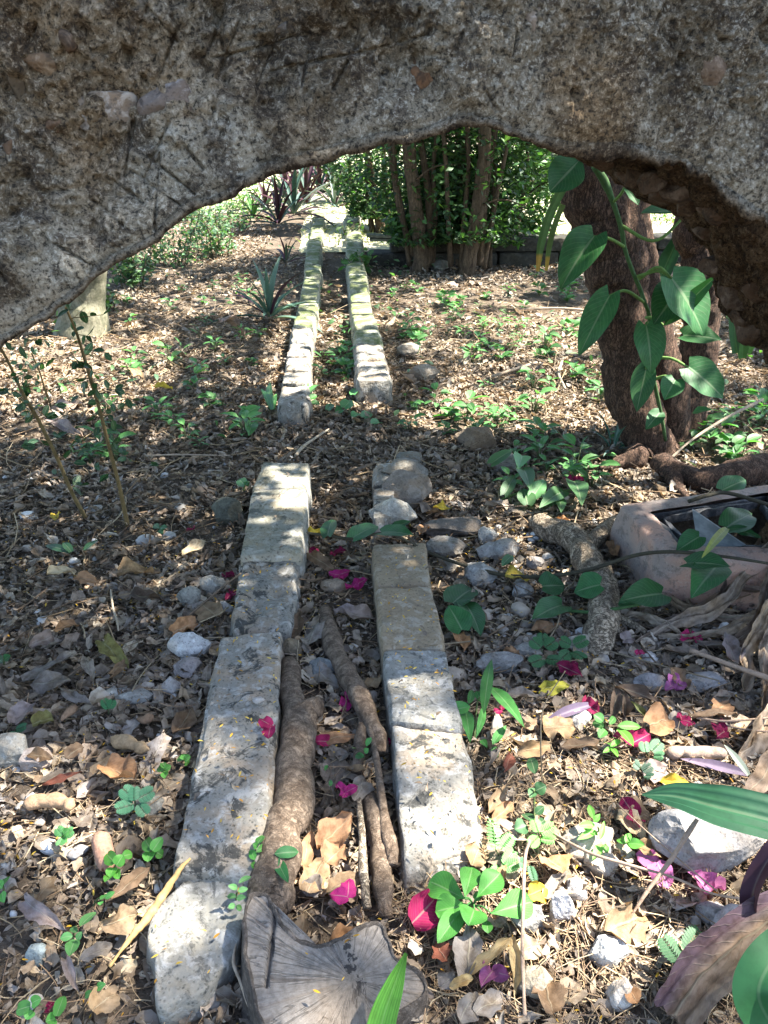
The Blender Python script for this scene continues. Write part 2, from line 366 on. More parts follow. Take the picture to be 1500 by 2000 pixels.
# bark
def barkmat(name, c0, c1, crack, fx, fz, bd=0.012, flaky=0.0):
    k = NT(name); k.b.inputs['Specular IOR Level'].default_value = 0.2
    P = k.scale(k.pos(), (fx, fx, fz)); n1 = k.noise(1.0, 6, 0.7, vec=P, dist=0.7); n2 = k.noise(60, 5, 0.7)
    r1 = k.math('ABSOLUTE', k.math('SUBTRACT', k.noise(1.1, 5, 0.6, vec=P, dist=1.2), 0.5)); r2 = k.math('ABSOLUTE', k.math('SUBTRACT', k.noise(2.3, 4, 0.6, vec=k.scale(k.pos(), (fx * .6, fx * .6, fz * 1.6)), dist=0.8), 0.5))
    cr = k.math('MAXIMUM', k.step(r1, 0.05, 0.012), k.math('MULTIPLY', k.step(r2, 0.035, 0.008), 0.8))
    c = k.mix(k.step(n1, 0.35, 0.65), c0, c1); c = k.mix(k.math('MULTIPLY', k.step(n2, 0.45, 0.65), 0.5), c, k.mix(1.0, c, (0.45, 0.43, 0.4), 'MULTIPLY'))
    c = k.mix(k.math('MULTIPLY', cr, crack), c, (0.025, 0.018, 0.013))
    h = k.math('ADD', k.math('MULTIPLY', n1, 0.6), k.math('ADD', k.math('MULTIPLY', cr, -0.6 * crack), k.math('MULTIPLY', n2, 0.25)))
    return k.done(c, 0.92, k.bump(h, 0.85, bd))
M['bark'] = barkmat('reddish_bark', (0.075, 0.043, 0.029), (0.165, 0.102, 0.070), 0.9, 62, 16)
M['bark2'] = barkmat('pale_stem_bark', (0.075, 0.05, 0.03), (0.16, 0.112, 0.07), 0.5, 48, 8)
M['palebark'] = barkmat('smooth_pale_bark', (0.11, 0.11, 0.07), (0.22, 0.205, 0.145), 0.15, 16, 10, 0.008)
M['log'] = barkmat('smooth_log_bark', (0.105, 0.072, 0.048), (0.235, 0.175, 0.125), 0.4, 42, 30, 0.007)
M['oldbark'] = barkmat('grey_black_bark', (0.07, 0.058, 0.048), (0.15, 0.125, 0.105), 0.4, 40, 40, 0.006)
M['flaky'] = barkmat('flaky_bark', (0.26, 0.20, 0.14), (0.40, 0.33, 0.24), 0.75, 38, 38, 0.012)
M['stembark'] = barkmat('sapling_bark', (0.13, 0.10, 0.05), (0.23, 0.18, 0.10), 0.2, 90, 40, 0.003)
# sawn wood: rays and rings around the pith (object space)
k = NT('weathered_sawn_wood'); k.b.inputs['Specular IOR Level'].default_value = 0.2
tc = k.attr('luv').outputs['Vector']; s_ = k.n('ShaderNodeSeparateXYZ'); k.l(tc, s_.inputs[0])
def polar(ka, kr):
    cv = k.n('ShaderNodeCombineXYZ'); an = k.math('MULTIPLY', s_.outputs[1], math.pi)
    k.l(k.math('MULTIPLY', k.math('COSINE', an), ka), cv.inputs[0]); k.l(k.math('MULTIPLY', k.math('SINE', an), ka), cv.inputs[1]); k.l(k.math('MULTIPLY', s_.outputs[0], kr), cv.inputs[2]); return cv.outputs[0]
rays = k.noise(1.0, 6, 0.7, vec=polar(11.0, 1.2)); grain = k.noise(1.0, 4, 0.7, vec=polar(46.0, 5.0)); bl = k.noise(15, 6, 0.7, dist=0.6); fi = k.noise(170, 5, 0.7)
ring = k.math('SINE', k.math('ADD', k.math('MULTIPLY', s_.outputs[0], 62.0), k.math('MULTIPLY', k.noise(9, 3), 16.0)))
ck = k.step(k.math('ABSOLUTE', k.math('SUBTRACT', k.noise(1.0, 3, 0.6, vec=polar(5.0, .7)), 0.5)), 0.016, 0.005)
c = k.mix(k.step(rays, 0.25, 0.75), (0.185, 0.160, 0.137), (0.25, 0.222, 0.193)); c = k.mix(k.math('MULTIPLY', k.step(grain, 0.42, 0.66), 0.4), c, (0.31, 0.275, 0.24))
c = k.mix(k.math('MULTIPLY', k.step(grain, 0.42, 0.30), 0.25), c, (0.065, 0.055, 0.047)); c = k.mix(k.math('MULTIPLY', k.math('ADD', ring, 1.0), 0.09), c, (0.06, 0.05, 0.042))
c = k.mix(k.math('MULTIPLY', ck, 0.35), c, (0.016, 0.014, 0.012)); c = k.mix(k.math('MULTIPLY', k.step(bl, 0.585, 0.62), 0.9), c, (0.02, 0.02, 0.022))
c = k.mix(k.math('MULTIPLY', k.step(k.noise(7, 4), 0.5, 0.64), 0.45), c, (0.20, 0.15, 0.105)); c = k.mix(k.math('MULTIPLY', k.step(fi, 0.4, 0.65), 0.4), c, k.mix(1.0, c, (0.4, 0.38, 0.36), 'MULTIPLY'))
M['sawn'] = k.done(c, 0.9, k.bump(k.math('ADD', k.math('ADD', grain, k.math('MULTIPLY', ck, -1.2)), k.math('MULTIPLY', fi, 0.4)), 0.7, 0.004))
# soil and far lawn
k = NT('forest_soil'); k.b.inputs['Specular IOR Level'].default_value = 0.1
n1 = k.noise(3.5, 4, 0.6); n2 = k.noise(45, 6, 0.75); n3 = k.noise(170, 4, 0.7)
c = k.mix(k.step(n1, 0.35, 0.65), (0.070, 0.052, 0.036), (0.125, 0.096, 0.070))
c = k.mix(k.math('MULTIPLY', k.step(n2, 0.5, 0.68), 0.7), c, (0.22, 0.175, 0.13))
c = k.mix(k.math('MULTIPLY', k.step(n3, 0.60, 0.70), 0.6), c, (0.30, 0.26, 0.21))
c = k.mix(k.math('MULTIPLY', k.step(n3, 0.42, 0.34), 0.7), c, (0.020, 0.015, 0.011))
M['soil'] = k.done(c, 0.95, k.bump(k.math('ADD', n2, k.math('MULTIPLY', n3, 0.6)), 0.9, 0.012))
k = NT('sunny_lawn'); n1 = k.noise(2.5, 4); n2 = k.noise(60, 4, 0.7)
c = k.mix(k.step(n1, 0.4, 0.62), (0.36, 0.34, 0.20), (0.50, 0.46, 0.34)); c = k.mix(k.math('MULTIPLY', n2, 0.35), c, (0.20, 0.22, 0.09))
M['lawn'] = k.done(c, 0.95, k.bump(n2, 0.7, 0.02))
k = NT('pink_cement'); n1 = k.noise(6, 4, 0.6, dist=0.5); n2 = k.noise(40, 6, 0.7); n3 = k.noise(180, 4, 0.7)
c = k.mix(k.step(n1, 0.36, 0.6), (0.24, 0.195, 0.17), (0.36, 0.215, 0.155)); c = k.mix(k.math('MULTIPLY', k.step(n2, 0.5, 0.62), 0.55), c, (0.075, 0.066, 0.06))
c = k.mix(k.math('MULTIPLY', k.step(n3, 0.54, 0.66), 0.4), c, (0.4, 0.34, 0.29))
M['cement'] = k.done(c, 0.92, k.bump(k.math('ADD', n2, n3), 0.5, 0.004))
k = NT('rusty_dark_iron'); n2 = k.noise(60, 6, 0.7)
M['iron'] = k.done(k.mix(k.step(n2, 0.42, 0.62), (0.028, 0.03, 0.034), (0.085, 0.08, 0.08)), 0.62, k.bump(n2, 0.6, 0.004))
k = NT('grey_slate'); n2 = k.noise(30, 5, 0.65)
M['slate'] = k.done(k.mix(k.step(n2, 0.4, 0.62), (0.13, 0.145, 0.15), (0.20, 0.215, 0.215)), 0.7, k.bump(n2, 0.3, 0.003))
# ------------------------------------------------------------------ ground
rs = np.random.RandomState(11)
ns, nt = 420, 520
s = np.linspace(-1, 1, ns); t = np.linspace(-1, 1, nt)
gx = 0.75 * np.sinh(6.0 * s) / np.sinh(1.0) * 0.55; gy = 2.2 + 0.9 * np.sinh(6.2 * t) / np.sinh(1.0) * 0.7
GX, GY = np.meshgrid(gx, gy, indexing='xy')
gxx, gyy = GX.ravel(), GY.ravel()
P = np.stack([gxx, gyy, np.zeros_like(gxx)], 1)
nearw = np.exp(-np.maximum(0, np.abs(gyy - 2.2) - 4) / 2.0) * np.exp(-np.maximum(0, np.abs(gxx) - 3) / 2.0)
zz = gz(gxx, gyy) + nearw * (0.008 * fbm(P * 9, 3, 5) + 0.005 * fbm(P * 38, 3, 9))
mk('ground', np.stack([gxx, gyy, zz], 1), gridF(nt, ns), M['soil'], loc=(0, 0, 0))['kind'] = 'structure'

# lawn in full sun beyond the kerb wall
LAWN_Y = 7.75
lx, ly = np.meshgrid(np.linspace(-16, 18, 90), np.linspace(LAWN_Y, 34, 80), indexing='xy')
lz = 0.03 + 0.02 * fbm(np.stack([lx.ravel(), ly.ravel(), 0 * lx.ravel()], 1) * 0.8, 3, 2)
far_left = (lx.ravel() < -0.55) & (ly.ravel() < 11.2)
lz = np.where(far_left, -0.15, lz)
mk('lawn', np.stack([lx.ravel(), ly.ravel(), lz], 1), gridF(80, 90), M['lawn'], loc=(0, 20, 0))['kind'] = 'structure'

# ------------------------------------------------------------------ the broken masonry arch
TH = R(8.0); AO = np.array([0.1, 1.36, 0.0]); AA = np.array([math.cos(TH), math.sin(TH), 0]); AT = np.array([-math.sin(TH), math.cos(TH), 0])
THICK = 0.40
def wallpt(x, y, dep=0.0):
    d = ray(x, y); o = AO + AT * dep
    p = CO + d * (((o - CO) @ AT) / (d @ AT)); q = p - o
    return np.array([q @ AA, p[2]])
front = [(0,672),(60,640),(110,605),(150,575),(190,543),(230,515),(270,492),(310,470),(360,430),(400,406),(440,392),(480,366),(520,352),(560,336),(600,324),(640,311),(680,300),(720,289),(760,280),(800,281),(840,266),(870,256),(900,246),(950,246),(990,258),(1030,270),(1070,280),(1110,284),(1150,285),(1200,286),(1250,296),(1300,311),(1350,336),(1400,366),(1450,396),(1500,430)]
back = [(1000,258),(1080,284),(1130,313),(1180,336),(1235,374),(1262,396),(1300,410),(1340,423),(1350,462),(1400,497),(1414,520),(1408,560),(1425,600),(1460,642),(1500,690)]
FR = np.array([wallpt(*p) for p in front])
FR = np.vstack([[FR[0] + (-0.46, -1.0)], [FR[0] + (-0.40, -0.62)], [FR[0] + (-0.24, -0.30)], [FR[0] + (-0.11, -0.12)], FR, [FR[-1] + (0.16, -0.10)], [FR[-1] + (0.40, -0.36)], [FR[-1] + (0.52, -0.70)], [FR[-1] + (0.55, -1.1)]])
BR = np.array([wallpt(*p, dep=THICK) for p in back])
BR = np.vstack([BR, [BR[-1] + (0.10, -0.22)], [BR[-1] + (0.14, -0.5)], [BR[-1] + (0.16, -0.9)]])
def resample(Pn, n):
    L = np.concatenate([[0], np.cumsum(np.linalg.norm(np.diff(Pn, axis=0), axis=1))]); q = np.linspace(0, L[-1], n)
    return np.stack([np.interp(q, L, Pn[:, i]) for i in range(2)], 1)
# columns: dense in view, coarse in the piers
iv0, iv1 = 3, len(FR) - 4
nL, nV, nR = 50, 900, 60
Fc = np.vstack([resample(FR[:iv0 + 1], nL)[:-1], resample(FR[iv0:iv1 + 1], nV), resample(FR[iv1:], nR)[1:]])
nc = len(Fc)
# matching back-edge curve: hidden on the left, the sagging rubble on the right
jr = int(np.argmin(np.abs(Fc[:, 0] - wallpt(985, 255)[0])))
Bleft = Fc[:jr] + np.array([0.0, 0.05]); 
Bc = np.vstack([Bleft, resample(np.vstack([Fc[jr:jr + 1] + (0.0, 0.04), BR]), nc - jr)])
sm = np.clip((np.arange(nc) - jr + 25) / 50.0, 0, 1)[:, None]
TOPZ = 1.72
topz = TOPZ + 0.03 * vnoise(np.stack([Fc[:, 0] * 3, 0 * Fc[:, 0], 0 * Fc[:, 0]], 1), 4)
def W3(u, z, dep): return AO + AA * u[..., None] + AT * dep[..., None] + np.array([0, 0, 1.0]) * z[..., None]
rows = []
nf = 260; ztv = 1.36                                              # face rows: dense below 1.36 m (what the photo shows)
vv = np.concatenate([np.linspace(0, 0.30, 16)[:-1], np.linspace(0.30, 1, nf)])
for a in vv:
    z = topz * (1 - a) + Fc[:, 1] * a
    if a >= 0.30: pass
    rows.append((Fc[:, 0], z, np.zeros(nc), 'f'))
nso = 70
for b in np.linspace(0, 1, nso)[1:]:
    q = Fc * (1 - b) + Bc * b
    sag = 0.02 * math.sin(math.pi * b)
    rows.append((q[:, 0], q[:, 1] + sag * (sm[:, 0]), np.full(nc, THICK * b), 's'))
for a in np.linspace(0, 1, 14)[1:]:
    rows.append((Bc[:, 0] * (1 - a) + Fc[:, 0] * a, Bc[:, 1] * (1 - a) + topz * a, np.full(nc, THICK), 'b'))
for b in np.linspace(1, 0, 5)[1:-1]:
    rows.append((Fc[:, 0], topz, np.full(nc, THICK * b), 't'))
V = np.stack([W3(u, z, d) for u, z, d, _ in rows]); nr = len(rows)
kinds = ''.join(r[3] for r in rows)
# smooth normals of the bare surface
Vp = np.concatenate([V[-1:], V, V[:1]]); dv = Vp[2:] - Vp[:-2]; du = np.gradient(V, axis=1)
N = np.cross(du, dv); N /= np.linalg.norm(N, axis=2)[:, :, None] + 1e-9
if (N[60, nc // 2] @ AT) > 0: N = -N
X = V.reshape(-1, 3); Nn = N.reshape(-1, 3)
isf = np.repeat(np.array([c == 'f' for c in kinds]), nc); iss = np.repeat(np.array([c == 's' for c in kinds]), nc)
uu = np.stack([r[0] for r in rows]).ravel(); zz = np.stack([r[1] for r in rows]).ravel()
lump = fbm(X * 3.0, 3, 21); med = fbm(X * 13, 4, 22); fin = fbm(X * 48, 4, 23, 0.6); vfi = vnoise(X * 130, 25)
left_ = np.clip(.5 - (uu + .1) * .9, 0.15, 1)
D = 0.020 * lump + (0.009 + .010 * left_) * med + 0.0060 * fin + 0.0022 * vfi - .012 * np.clip(np.abs(fbm(X * 7, 3, 27)) * -4 + 1, 0, 1) * left_
rough_left = np.clip(0.5 + 1.2 * vnoise(X * 2.1 + 9, 31), 0, 1)
rec = np.clip((fbm(X * 4.5, 4, 47) + 1.1 * np.clip((-.05 - uu) * 3, -1, .6) + 1.2 * np.clip((zz - 1.06) * 6, -1, .5) - .35) * 3.0, 0, 1)
D = np.where(isf, D - .032 * rec + .014 * rec * fbm(X * 22, 3, 48), D)
D -= 0.016 * np.clip(fbm(X * 30, 3, 40) - 0.55, 0, 1) * 2             # pits
D -= 0.03 * np.clip(fbm(X * 11, 3, 41) - 0.75, 0, 0.4) * 1.6
D = np.where(iss, D * 1.5 + 0.02 * np.abs(fbm(X * 9, 3, 44)) - 0.008 * vnoise(X * 24, 45), D)
ew = np.clip((zz - np.tile(Fc[:, 1], nr)) / 0.16, 0, 1)
smt = np.tile(sm[:, 0], nr)
D = np.where(isf, D * (.22 + .78 * ew), D)
D = np.where(iss, D * .75 * (.2 + .8 * np.clip((np.tile(np.arange(nc), nr) - jr) / 230.0, 0, 1)), D)
D = np.where(isf & (Fc[:, 1][np.tile(np.arange(nc), nr)] + 0.03 > zz), D - 0.012 * (1 - (zz - np.tile(Fc[:, 1], nr)) / 0.03), D)   # rounded lower edge
# scored key lines in the plaster: trowel cuts as real grooves
cuts = [(285,8,245,100),(440,10,400,105),(472,28,424,150),(550,60,505,165),(610,100,590,175),(686,118,655,174),(680,0,655,45),(748,30,705,92),
 (415,108,500,90,0),(500,90,595,60,0),(595,60,704,47,0),(535,136,640,112,0),(640,112,695,102,0),(695,102,840,66,0),
 (255,240,235,370),(328,238,280,350),(310,300,300,450),(355,280,395,330),(290,310,380,380),(250,335,350,402),(205,350,280,400),(175,395,240,440),(165,445,230,486),(105,478,180,520),(295,20,345,75),
 (1060,170,1045,210),(1100,215,1070,260),(950,180,970,215),(1290,25,1275,60),(800,30,780,80),(180,520,178,600),(60,40,30,110),(340,60,310,140),(620,20,590,70),(420,210,400,260),(260,160,240,220),(700,200,690,240),(760,140,742,190),(820,20,812,60),(905,60,890,110),(1010,60,1000,110),(60,560,85,600),(1440,150,1420,190),(1180,60,1172,110),(880,140,905,190)]
U2 = np.stack([uu, zz], 1); cutD = np.zeros(len(uu)); 
for cset in cuts:
    a = wallpt(cset[0], cset[1]); b = wallpt(cset[2], cset[3]); ab = b - a
    w_ = U2 - a; tt = np.clip((w_ @ ab) / (ab @ ab), 0, 1)
    wob = 0.0016 * vnoise(X * 40, 61)
    dd = np.abs(np.linalg.norm(w_ - tt[:, None] * ab, axis=1) + wob)
    fade = np.clip(0.75 + 0.8 * vnoise(X * 14, 62), 0.1, 1)
    cutD = np.maximum(cutD, np.exp(-(dd / 0.0019) ** 2) * fade)
D = D - np.where(isf, 0.013 * cutD, 0)
X = X + Nn * D[:, None]
brown = np.clip(fbm(X * 5, 3, 70) * 0.9 + 0.05, 0, 1)[:, None]
colw = np.where(iss[:, None], np.array([0.34, 0.255, 0.19]), 1.0 * (1 - brown) + brown * np.array([0.86, 0.68, 0.50]))  # soffit tint darkened to paint in the shade under the arch
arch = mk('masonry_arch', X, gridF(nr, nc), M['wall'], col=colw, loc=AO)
tag(arch, 'dark weathered masonry arch scored with trowel cuts spanning the top of the view', 'arch')
# close the ends and wrap the top row
me = arch.data
ringF = np.stack([np.arange(nc - 1) + (nr - 1) * nc, np.arange(nc - 1) + 1 + (nr - 1) * nc, np.arange(nc - 1) + 1, np.arange(nc - 1)], 1)
closing = mk('top_bed', X[np.concatenate([np.arange(nc) + (nr - 1) * nc, np.arange(nc)])] + AT * 0.0, gridF(2, nc), M['wall'], col=np.ones((2 * nc, 3)), parent=arch)
for side in (0, nc - 1):
    ring = X[np.arange(nr) * nc + side]
    c0 = ring.mean(0); Vc = np.vstack([ring, c0[None]]); j = np.arange(nr)
    mk('pier_end', Vc, np.stack([j, (j + 1) % nr, np.full(nr, nr)], 1), M['wall'], col=np.ones((nr + 1, 3)), parent=arch)
# stones bedded in the face
for i, (x, y, w, h, tint, ang) in enumerate([(83,122,92,52,(1.0,.8,.6),-6),(197,214,122,98,(1.3,1.25,1.2),14),(328,196,112,78,(.95,.95,1.02),18),(17,297,42,62,(.9,.7,.55),0),(96,246,48,42,(.8,.6,.45),8),
      (128,66,42,66,(.75,.6,.5),10),(20,150,40,90,(.6,.55,.45),0),(842,150,62,66,(.95,.68,.5),-20),(1037,36,44,74,(1.2,1.1,1.0),4),(1396,132,66,78,(.8,.66,.55),8),(560,44,60,36,(1.15,1.15,1.15),4)]):
    a = wallpt(x, y); sc = np.linalg.norm(wallpt(x + 50, y) - wallpt(x - 50, y)) / 100
    Vr, Fr = rock((w * sc * 0.58, 0.026, h * sc * 0.58), 300 + i, 4, 11, 0.07, 0.66)
    an = R(ang); ca, sa = math.cos(an), math.sin(an)
    Vr = np.stack([Vr[:, 0] * ca - Vr[:, 2] * sa, Vr[:, 1], Vr[:, 0] * sa + Vr[:, 2] * ca], 1)
    jn = int(np.argmin((uu - a[0]) ** 2 + (zz - a[1]) ** 2 + np.where(isf, 0, 9)))
    dn = float(D[jn])
    Wd = AO + AA * (a[0] + Vr[:, :1]) + np.array([0, 0, 1.0]) * (a[1] + Vr[:, 2:3]) + AT * (Vr[:, 1:2] - min(0.016, dn) + 0.019)
    mk('bedded_stone', Wd, Fr, M['wallstone'], col=np.tile(np.array(tint), (len(Wd), 1)), parent=arch)
# rubble hanging in the broken core on the right
for i, (x, y, w, dep) in enumerate([(1440,570,70,.33),(1475,640,70,.36),(1420,480,44,.36),(1395,520,50,.36),(1490,560,60,.25),(1500,500,60,.2),(1450,610,50,.36),(1225,335,44,.3),(1275,355,50,.12),(1330,370,60,.12),(1400,405,60,.1),(1460,440,60,.1),(1380,440,50,.33),(1300,375,60,.26),(1180,315,44,.22),(1460,520,54,.28),(1240,345,40,.2),(1480,450,70,.16),(1345,395,50,.2),(1425,430,46,.2)]):
    a = wallpt(x, y, dep); sc = np.linalg.norm(wallpt(x + 50, y, dep) - wallpt(x - 50, y, dep)) / 100
    Vr, Fr = rock((w * sc * .62, w * sc * .55, w * sc * .5), 340 + i, 4, 12, 0.06, 0.66)
    mk('bedded_stone', AO + AA * a[0] + AT * dep + np.array([0, 0, a[1]]) + rotz(Vr, i * 1.7), Fr, M['wallstone'], col=np.tile(np.array([.45, .36, .30]), (len(Vr), 1)), parent=arch)

# ------------------------------------------------------------------ the two low channel walls, stone by stone
RAILPOLY = []                                                     # plan outlines kept clear of litter
def stone(parent, q, z, mat, n=(16, 24, 8), amp=0.006, seed=0, dep=0.14, zf=None, rad=0.07, spread=0.006):
    """q: near-left, near-right, far-right, far-left corners of the top in the photograph"""
    zs = [z, z, zf or z, zf or z]
    T = np.array([px(x, y, zz_) for (x, y), zz_ in zip(q, zs)]); B = T.copy(); cen = T.mean(0)
    B[:, 2] = min(zs) - dep; B[:, :2] += (B[:, :2] - cen[:2]) * spread / 0.1
    V, F = roundbox(np.vstack([B, T]), *n, rad=rad, amp=amp, seed=seed)
    RAILPOLY.append(T[:, :2].copy())
    return mk('stone', V, F, mat, parent=parent)
railL = thing('channel_wall', 'near left channel wall of long pale lichen blocks beside the forked log', 'stone wall', px(450, 1300))
railR = thing('channel_wall', 'near right channel wall of straight grey and tan blocks, its far end broken', 'stone wall', px(830, 1300))
stone(railL, [(338,1692),(520,1700),(552,1228),(428,1240)], .066, M['rail'], (50, 130, 14), .008, 1, zf=.086)
stone(railL, [(448,1232),(570,1226),(589,1082),(470,1092)], .066, M['rail'], (40, 44, 12), .016, 2, rad=.12)
stone(railL, [(468,1084),(590,1078),(601,950),(492,954)], .092, M['greyrail'], (36, 44, 12), .005, 3)
stone(railL, [(492,953),(602,949),(604,902),(512,900)], .092, M['greyrail'], (34, 20, 10), .007, 4)
stone(railR, [(790,1712),(950,1655),(907,1424),(762,1410)], .034, M['rail'], (44, 80, 12), .009, 5, zf=.082)
stone(railR, [(762,1407),(906,1421),(873,1266),(746,1268)], .084, M['bluerail'], (40, 40, 12), .006, 6)
stone(railR, [(746,1266),(872,1264),(844,1142),(734,1146)], .087, M['tanrail'], (40, 36, 12), .0045, 7)
stone(railR, [(734,1144),(843,1140),(832,1058),(727,1062)], .080, M['tanrail'], (36, 26, 10), .006, 8)
stone(railR, [(729,1012),(768,1004),(772,948),(729,952)], .070, M['rail'], (18, 20, 8), .008, 9)
stone(railR, [(729,946),(826,938),(800,902),(731,902)], .074, M['rail'], (26, 22, 8), .010, 10)
farL = thing('channel_wall', 'far left mossy channel wall of small stones running back to the purple plants', 'stone wall', px(590, 600))
farR = thing('channel_wall', 'far right mossy channel wall of small stones with a squared front block', 'stone wall', px(710, 600))
def course(parent, ys, le, re, zt, seed, mats, gap=None):
    le = np.array(le, float); re = np.array(re, float)
    for i in range(len(ys) - 1):
        ya, yb = ys[i], ys[i + 1]
        if gap and gap[0] <= i < gap[1]: continue
        g = (ya - yb) * 0.045
        X = lambda E, y: np.interp(y, E[::-1, 1], E[::-1, 0])
        dj = random.Random(seed + i).uniform(-2, 2); dz = random.Random(seed + i + 50).uniform(-.014, .014)
        big = ya - yb > 26
        stone(parent, [(X(le, ya - g) + dj, ya - g), (X(re, ya - g) + dj, ya - g), (X(re, yb + g) + dj, yb + g), (X(le, yb + g) + dj, yb + g)], zt + dz,
              mats[i] if i < len(mats) else M['moss'], (18, 14, 8) if big else (10, 8, 5), .011, seed + i, .2, rad=.16)
course(farL, [790,748,722,694,668,636,612,582,556,534,514,496,480,466,453,441,430,421,413], [(540,792),(556,700),(580,600),(591,540),(601,470),(612,413)], [(604,790),(608,690),(619,600),(626,540),(630,470),(637,413)], .105, 400,
       [M['rail'], M['rail'], M['rail'], M['rail'], M['rail']])
course(farR, [742,702,668,640,612,588,566,546,527,509,493,478,464,451,440,430,421,413], [(697,744),(690,640),(681,580),(676,500),(673,413)], [(768,738),(742,640),(722,580),(713,500),(702,413)], .115, 450,
       [M['rail'], M['rail'], M['moss'], M['moss']])
from_poly = [np.array(p) for p in RAILPOLY]
def on_rail(x, y, grow=0.0):
    hit = np.zeros(len(x), bool)
    for q in from_poly:
        c = q.mean(0); q = c + (q - c) * (1 + grow); ins = np.ones(len(x), bool)
        for i in range(4):
            a, b = q[i], q[(i + 1) % 4]; ins &= ((b[0] - a[0]) * (y - a[1]) - (b[1] - a[1]) * (x - a[0])) > 0
        hit |= ins
    return hit

# ------------------------------------------------------------------ kerb wall behind the thicket, built of coursed stones
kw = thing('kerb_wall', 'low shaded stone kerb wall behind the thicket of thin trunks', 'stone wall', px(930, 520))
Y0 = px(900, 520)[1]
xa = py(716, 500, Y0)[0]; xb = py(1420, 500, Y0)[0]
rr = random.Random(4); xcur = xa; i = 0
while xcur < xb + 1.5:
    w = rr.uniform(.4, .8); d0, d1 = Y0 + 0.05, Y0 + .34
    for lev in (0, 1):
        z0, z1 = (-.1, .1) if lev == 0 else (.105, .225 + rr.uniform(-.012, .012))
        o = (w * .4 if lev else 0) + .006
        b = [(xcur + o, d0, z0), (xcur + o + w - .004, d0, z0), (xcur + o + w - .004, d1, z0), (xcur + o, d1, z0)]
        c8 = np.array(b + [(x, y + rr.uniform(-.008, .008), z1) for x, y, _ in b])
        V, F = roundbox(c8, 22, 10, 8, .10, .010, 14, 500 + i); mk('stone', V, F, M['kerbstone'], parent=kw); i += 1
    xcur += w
# two weathered rails lying on the kerb wall's end
for (x0, y0, x1, y1) in ((716,462,764,464),(722,470,770,471)):
    pl = thing('old_plank', '%s weathered plank lying over the end of the kerb wall beside the rail' % ('upper' if y0 < 465 else 'lower'), 'plank', py(x0, y0, Y0 - .02))
    a, b = py(x0, y0, Y0 - .02), py(x1, y1, Y0 - .02); w = np.array([0, .05, 0]); h = np.array([0, 0, .022])
    V, F = roundbox(np.array([a - w, b - w, b + w, a + w, a - w + h, b - w + h, b + w + h, a + w + h]), 8, 6, 4, .1, .004, 20, 3); mk('board', V, F, M['palebark'], parent=pl)

# ------------------------------------------------------------------ leaves in bulk
def leafcloud(Pc, size, seed, cols, upbias=0.5, aspect=0.5, templ=None, nl=3, nw=3, shape='oval', jit=0.35, bend=0.5, fold=0.25, spread=(0.6, 1.3), dirs=None, torn=0.0):
    """many separate leaves at the points Pc, joined; returns arrays"""
    rs = np.random.RandomState(seed); n = len(Pc); VV, FF, CC, UU = [], [], [], []; off = 0
    nk = 16 if torn else 6; kinds = rs.randint(0, nk, n)
    for kd in range(nk):
        idx = np.where(kinds == kd)[0]; m = len(idx)
        if not m: continue
        if torn:
            Vt, Ft, Ut = leaf(1.0, aspect * rs.uniform(.55, 1.5), ['oval', 'lance', 'bract', 'oval', 'obov', 'strap'][rs.randint(6)], nl, nw, fold * rs.uniform(-.5, 2.2), bend * rs.uniform(-1.2, 2.2), rs.uniform(-.5, 1.5), rs.uniform(.1, .4), rs, rs.uniform(-.15, .15))
            w_ = 1 + torn * fbm(np.stack([Ut[:, 0] * 5, Ut[:, 1] * 2.5, 0 * Ut[:, 0] + kd], 1), 2, kd + seed); Vt[:, 1] *= w_; Vt[:, 0] *= 1 + .3 * torn * vnoise(Ut[:, [0, 1, 1]] * 4, kd); Vt[:, 2] += .06 * torn * vnoise(Ut[:, [0, 1, 1]] * 6, kd + 9)
        else: Vt, Ft, Ut = leaf(1.0, aspect * rs.uniform(.8, 1.25), shape, nl, nw, fold * rs.uniform(.3, 1.6), bend * rs.uniform(-.4, 1.5), 0, 0.12, rs)
        nrm = rs.normal(size=(m, 3)); nrm[:, 2] = np.abs(nrm[:, 2]) + upbias * 2; nrm /= np.linalg.norm(nrm, axis=1)[:, None]
        x = rs.normal(size=(m, 3)) if dirs is None else dirs[idx] + rs.normal(size=(m, 3)) * jit
        x -= nrm * (x * nrm).sum(1)[:, None]; x /= np.linalg.norm(x, axis=1)[:, None]; y = np.cross(nrm, x)
        L = (size if np.isscalar(size) else size[idx]) * rs.uniform(*spread, m)
        Vt = Vt - np.array([.45, 0, 0]); W = Pc[idx][:, None, :] + L[:, None, None] * (Vt[None, :, :1] * x[:, None] + Vt[None, :, 1:2] * y[:, None] + Vt[None, :, 2:] * nrm[:, None])
        c = cols[rs.randint(0, len(cols), m)] * rs.uniform(.7, 1.3, (m, 1))
        nv = len(Vt)
        VV.append(W.reshape(-1, 3)); CC.append(np.repeat(c, nv, 0)); UU.append(np.tile(Ut, (m, 1)))
        FF.append((Ft[None] + (off + np.arange(m) * nv)[:, None, None]).reshape(-1, 4)); off += m * nv
    return np.concatenate(VV), np.concatenate(FF), np.concatenate(CC), np.concatenate(UU)
def leafmesh(name, mat, parent, *a, kind=None, **kw):
    V, F, C, U = leafcloud(*a, **kw); o = mk(name, V, F, mat, C, U, parent=parent)
    if kind: o['kind'] = kind
    return o
GREEN = np.array([(.035, .085, .018), (.05, .115, .024), (.028, .07, .02), (.07, .14, .03), (.042, .095, .03)])
DARKG = np.array([(.022, .055, .016), (.03, .075, .02), (.02, .05, .018), (.04, .09, .022)])
BRIGHTG = np.array([(.10, .20, .03), (.13, .22, .05), (.08, .17, .03)])
MIDG = np.array([(.045, .12, .03), (.06, .15, .035), (.05, .13, .045), (.08, .18, .04)])

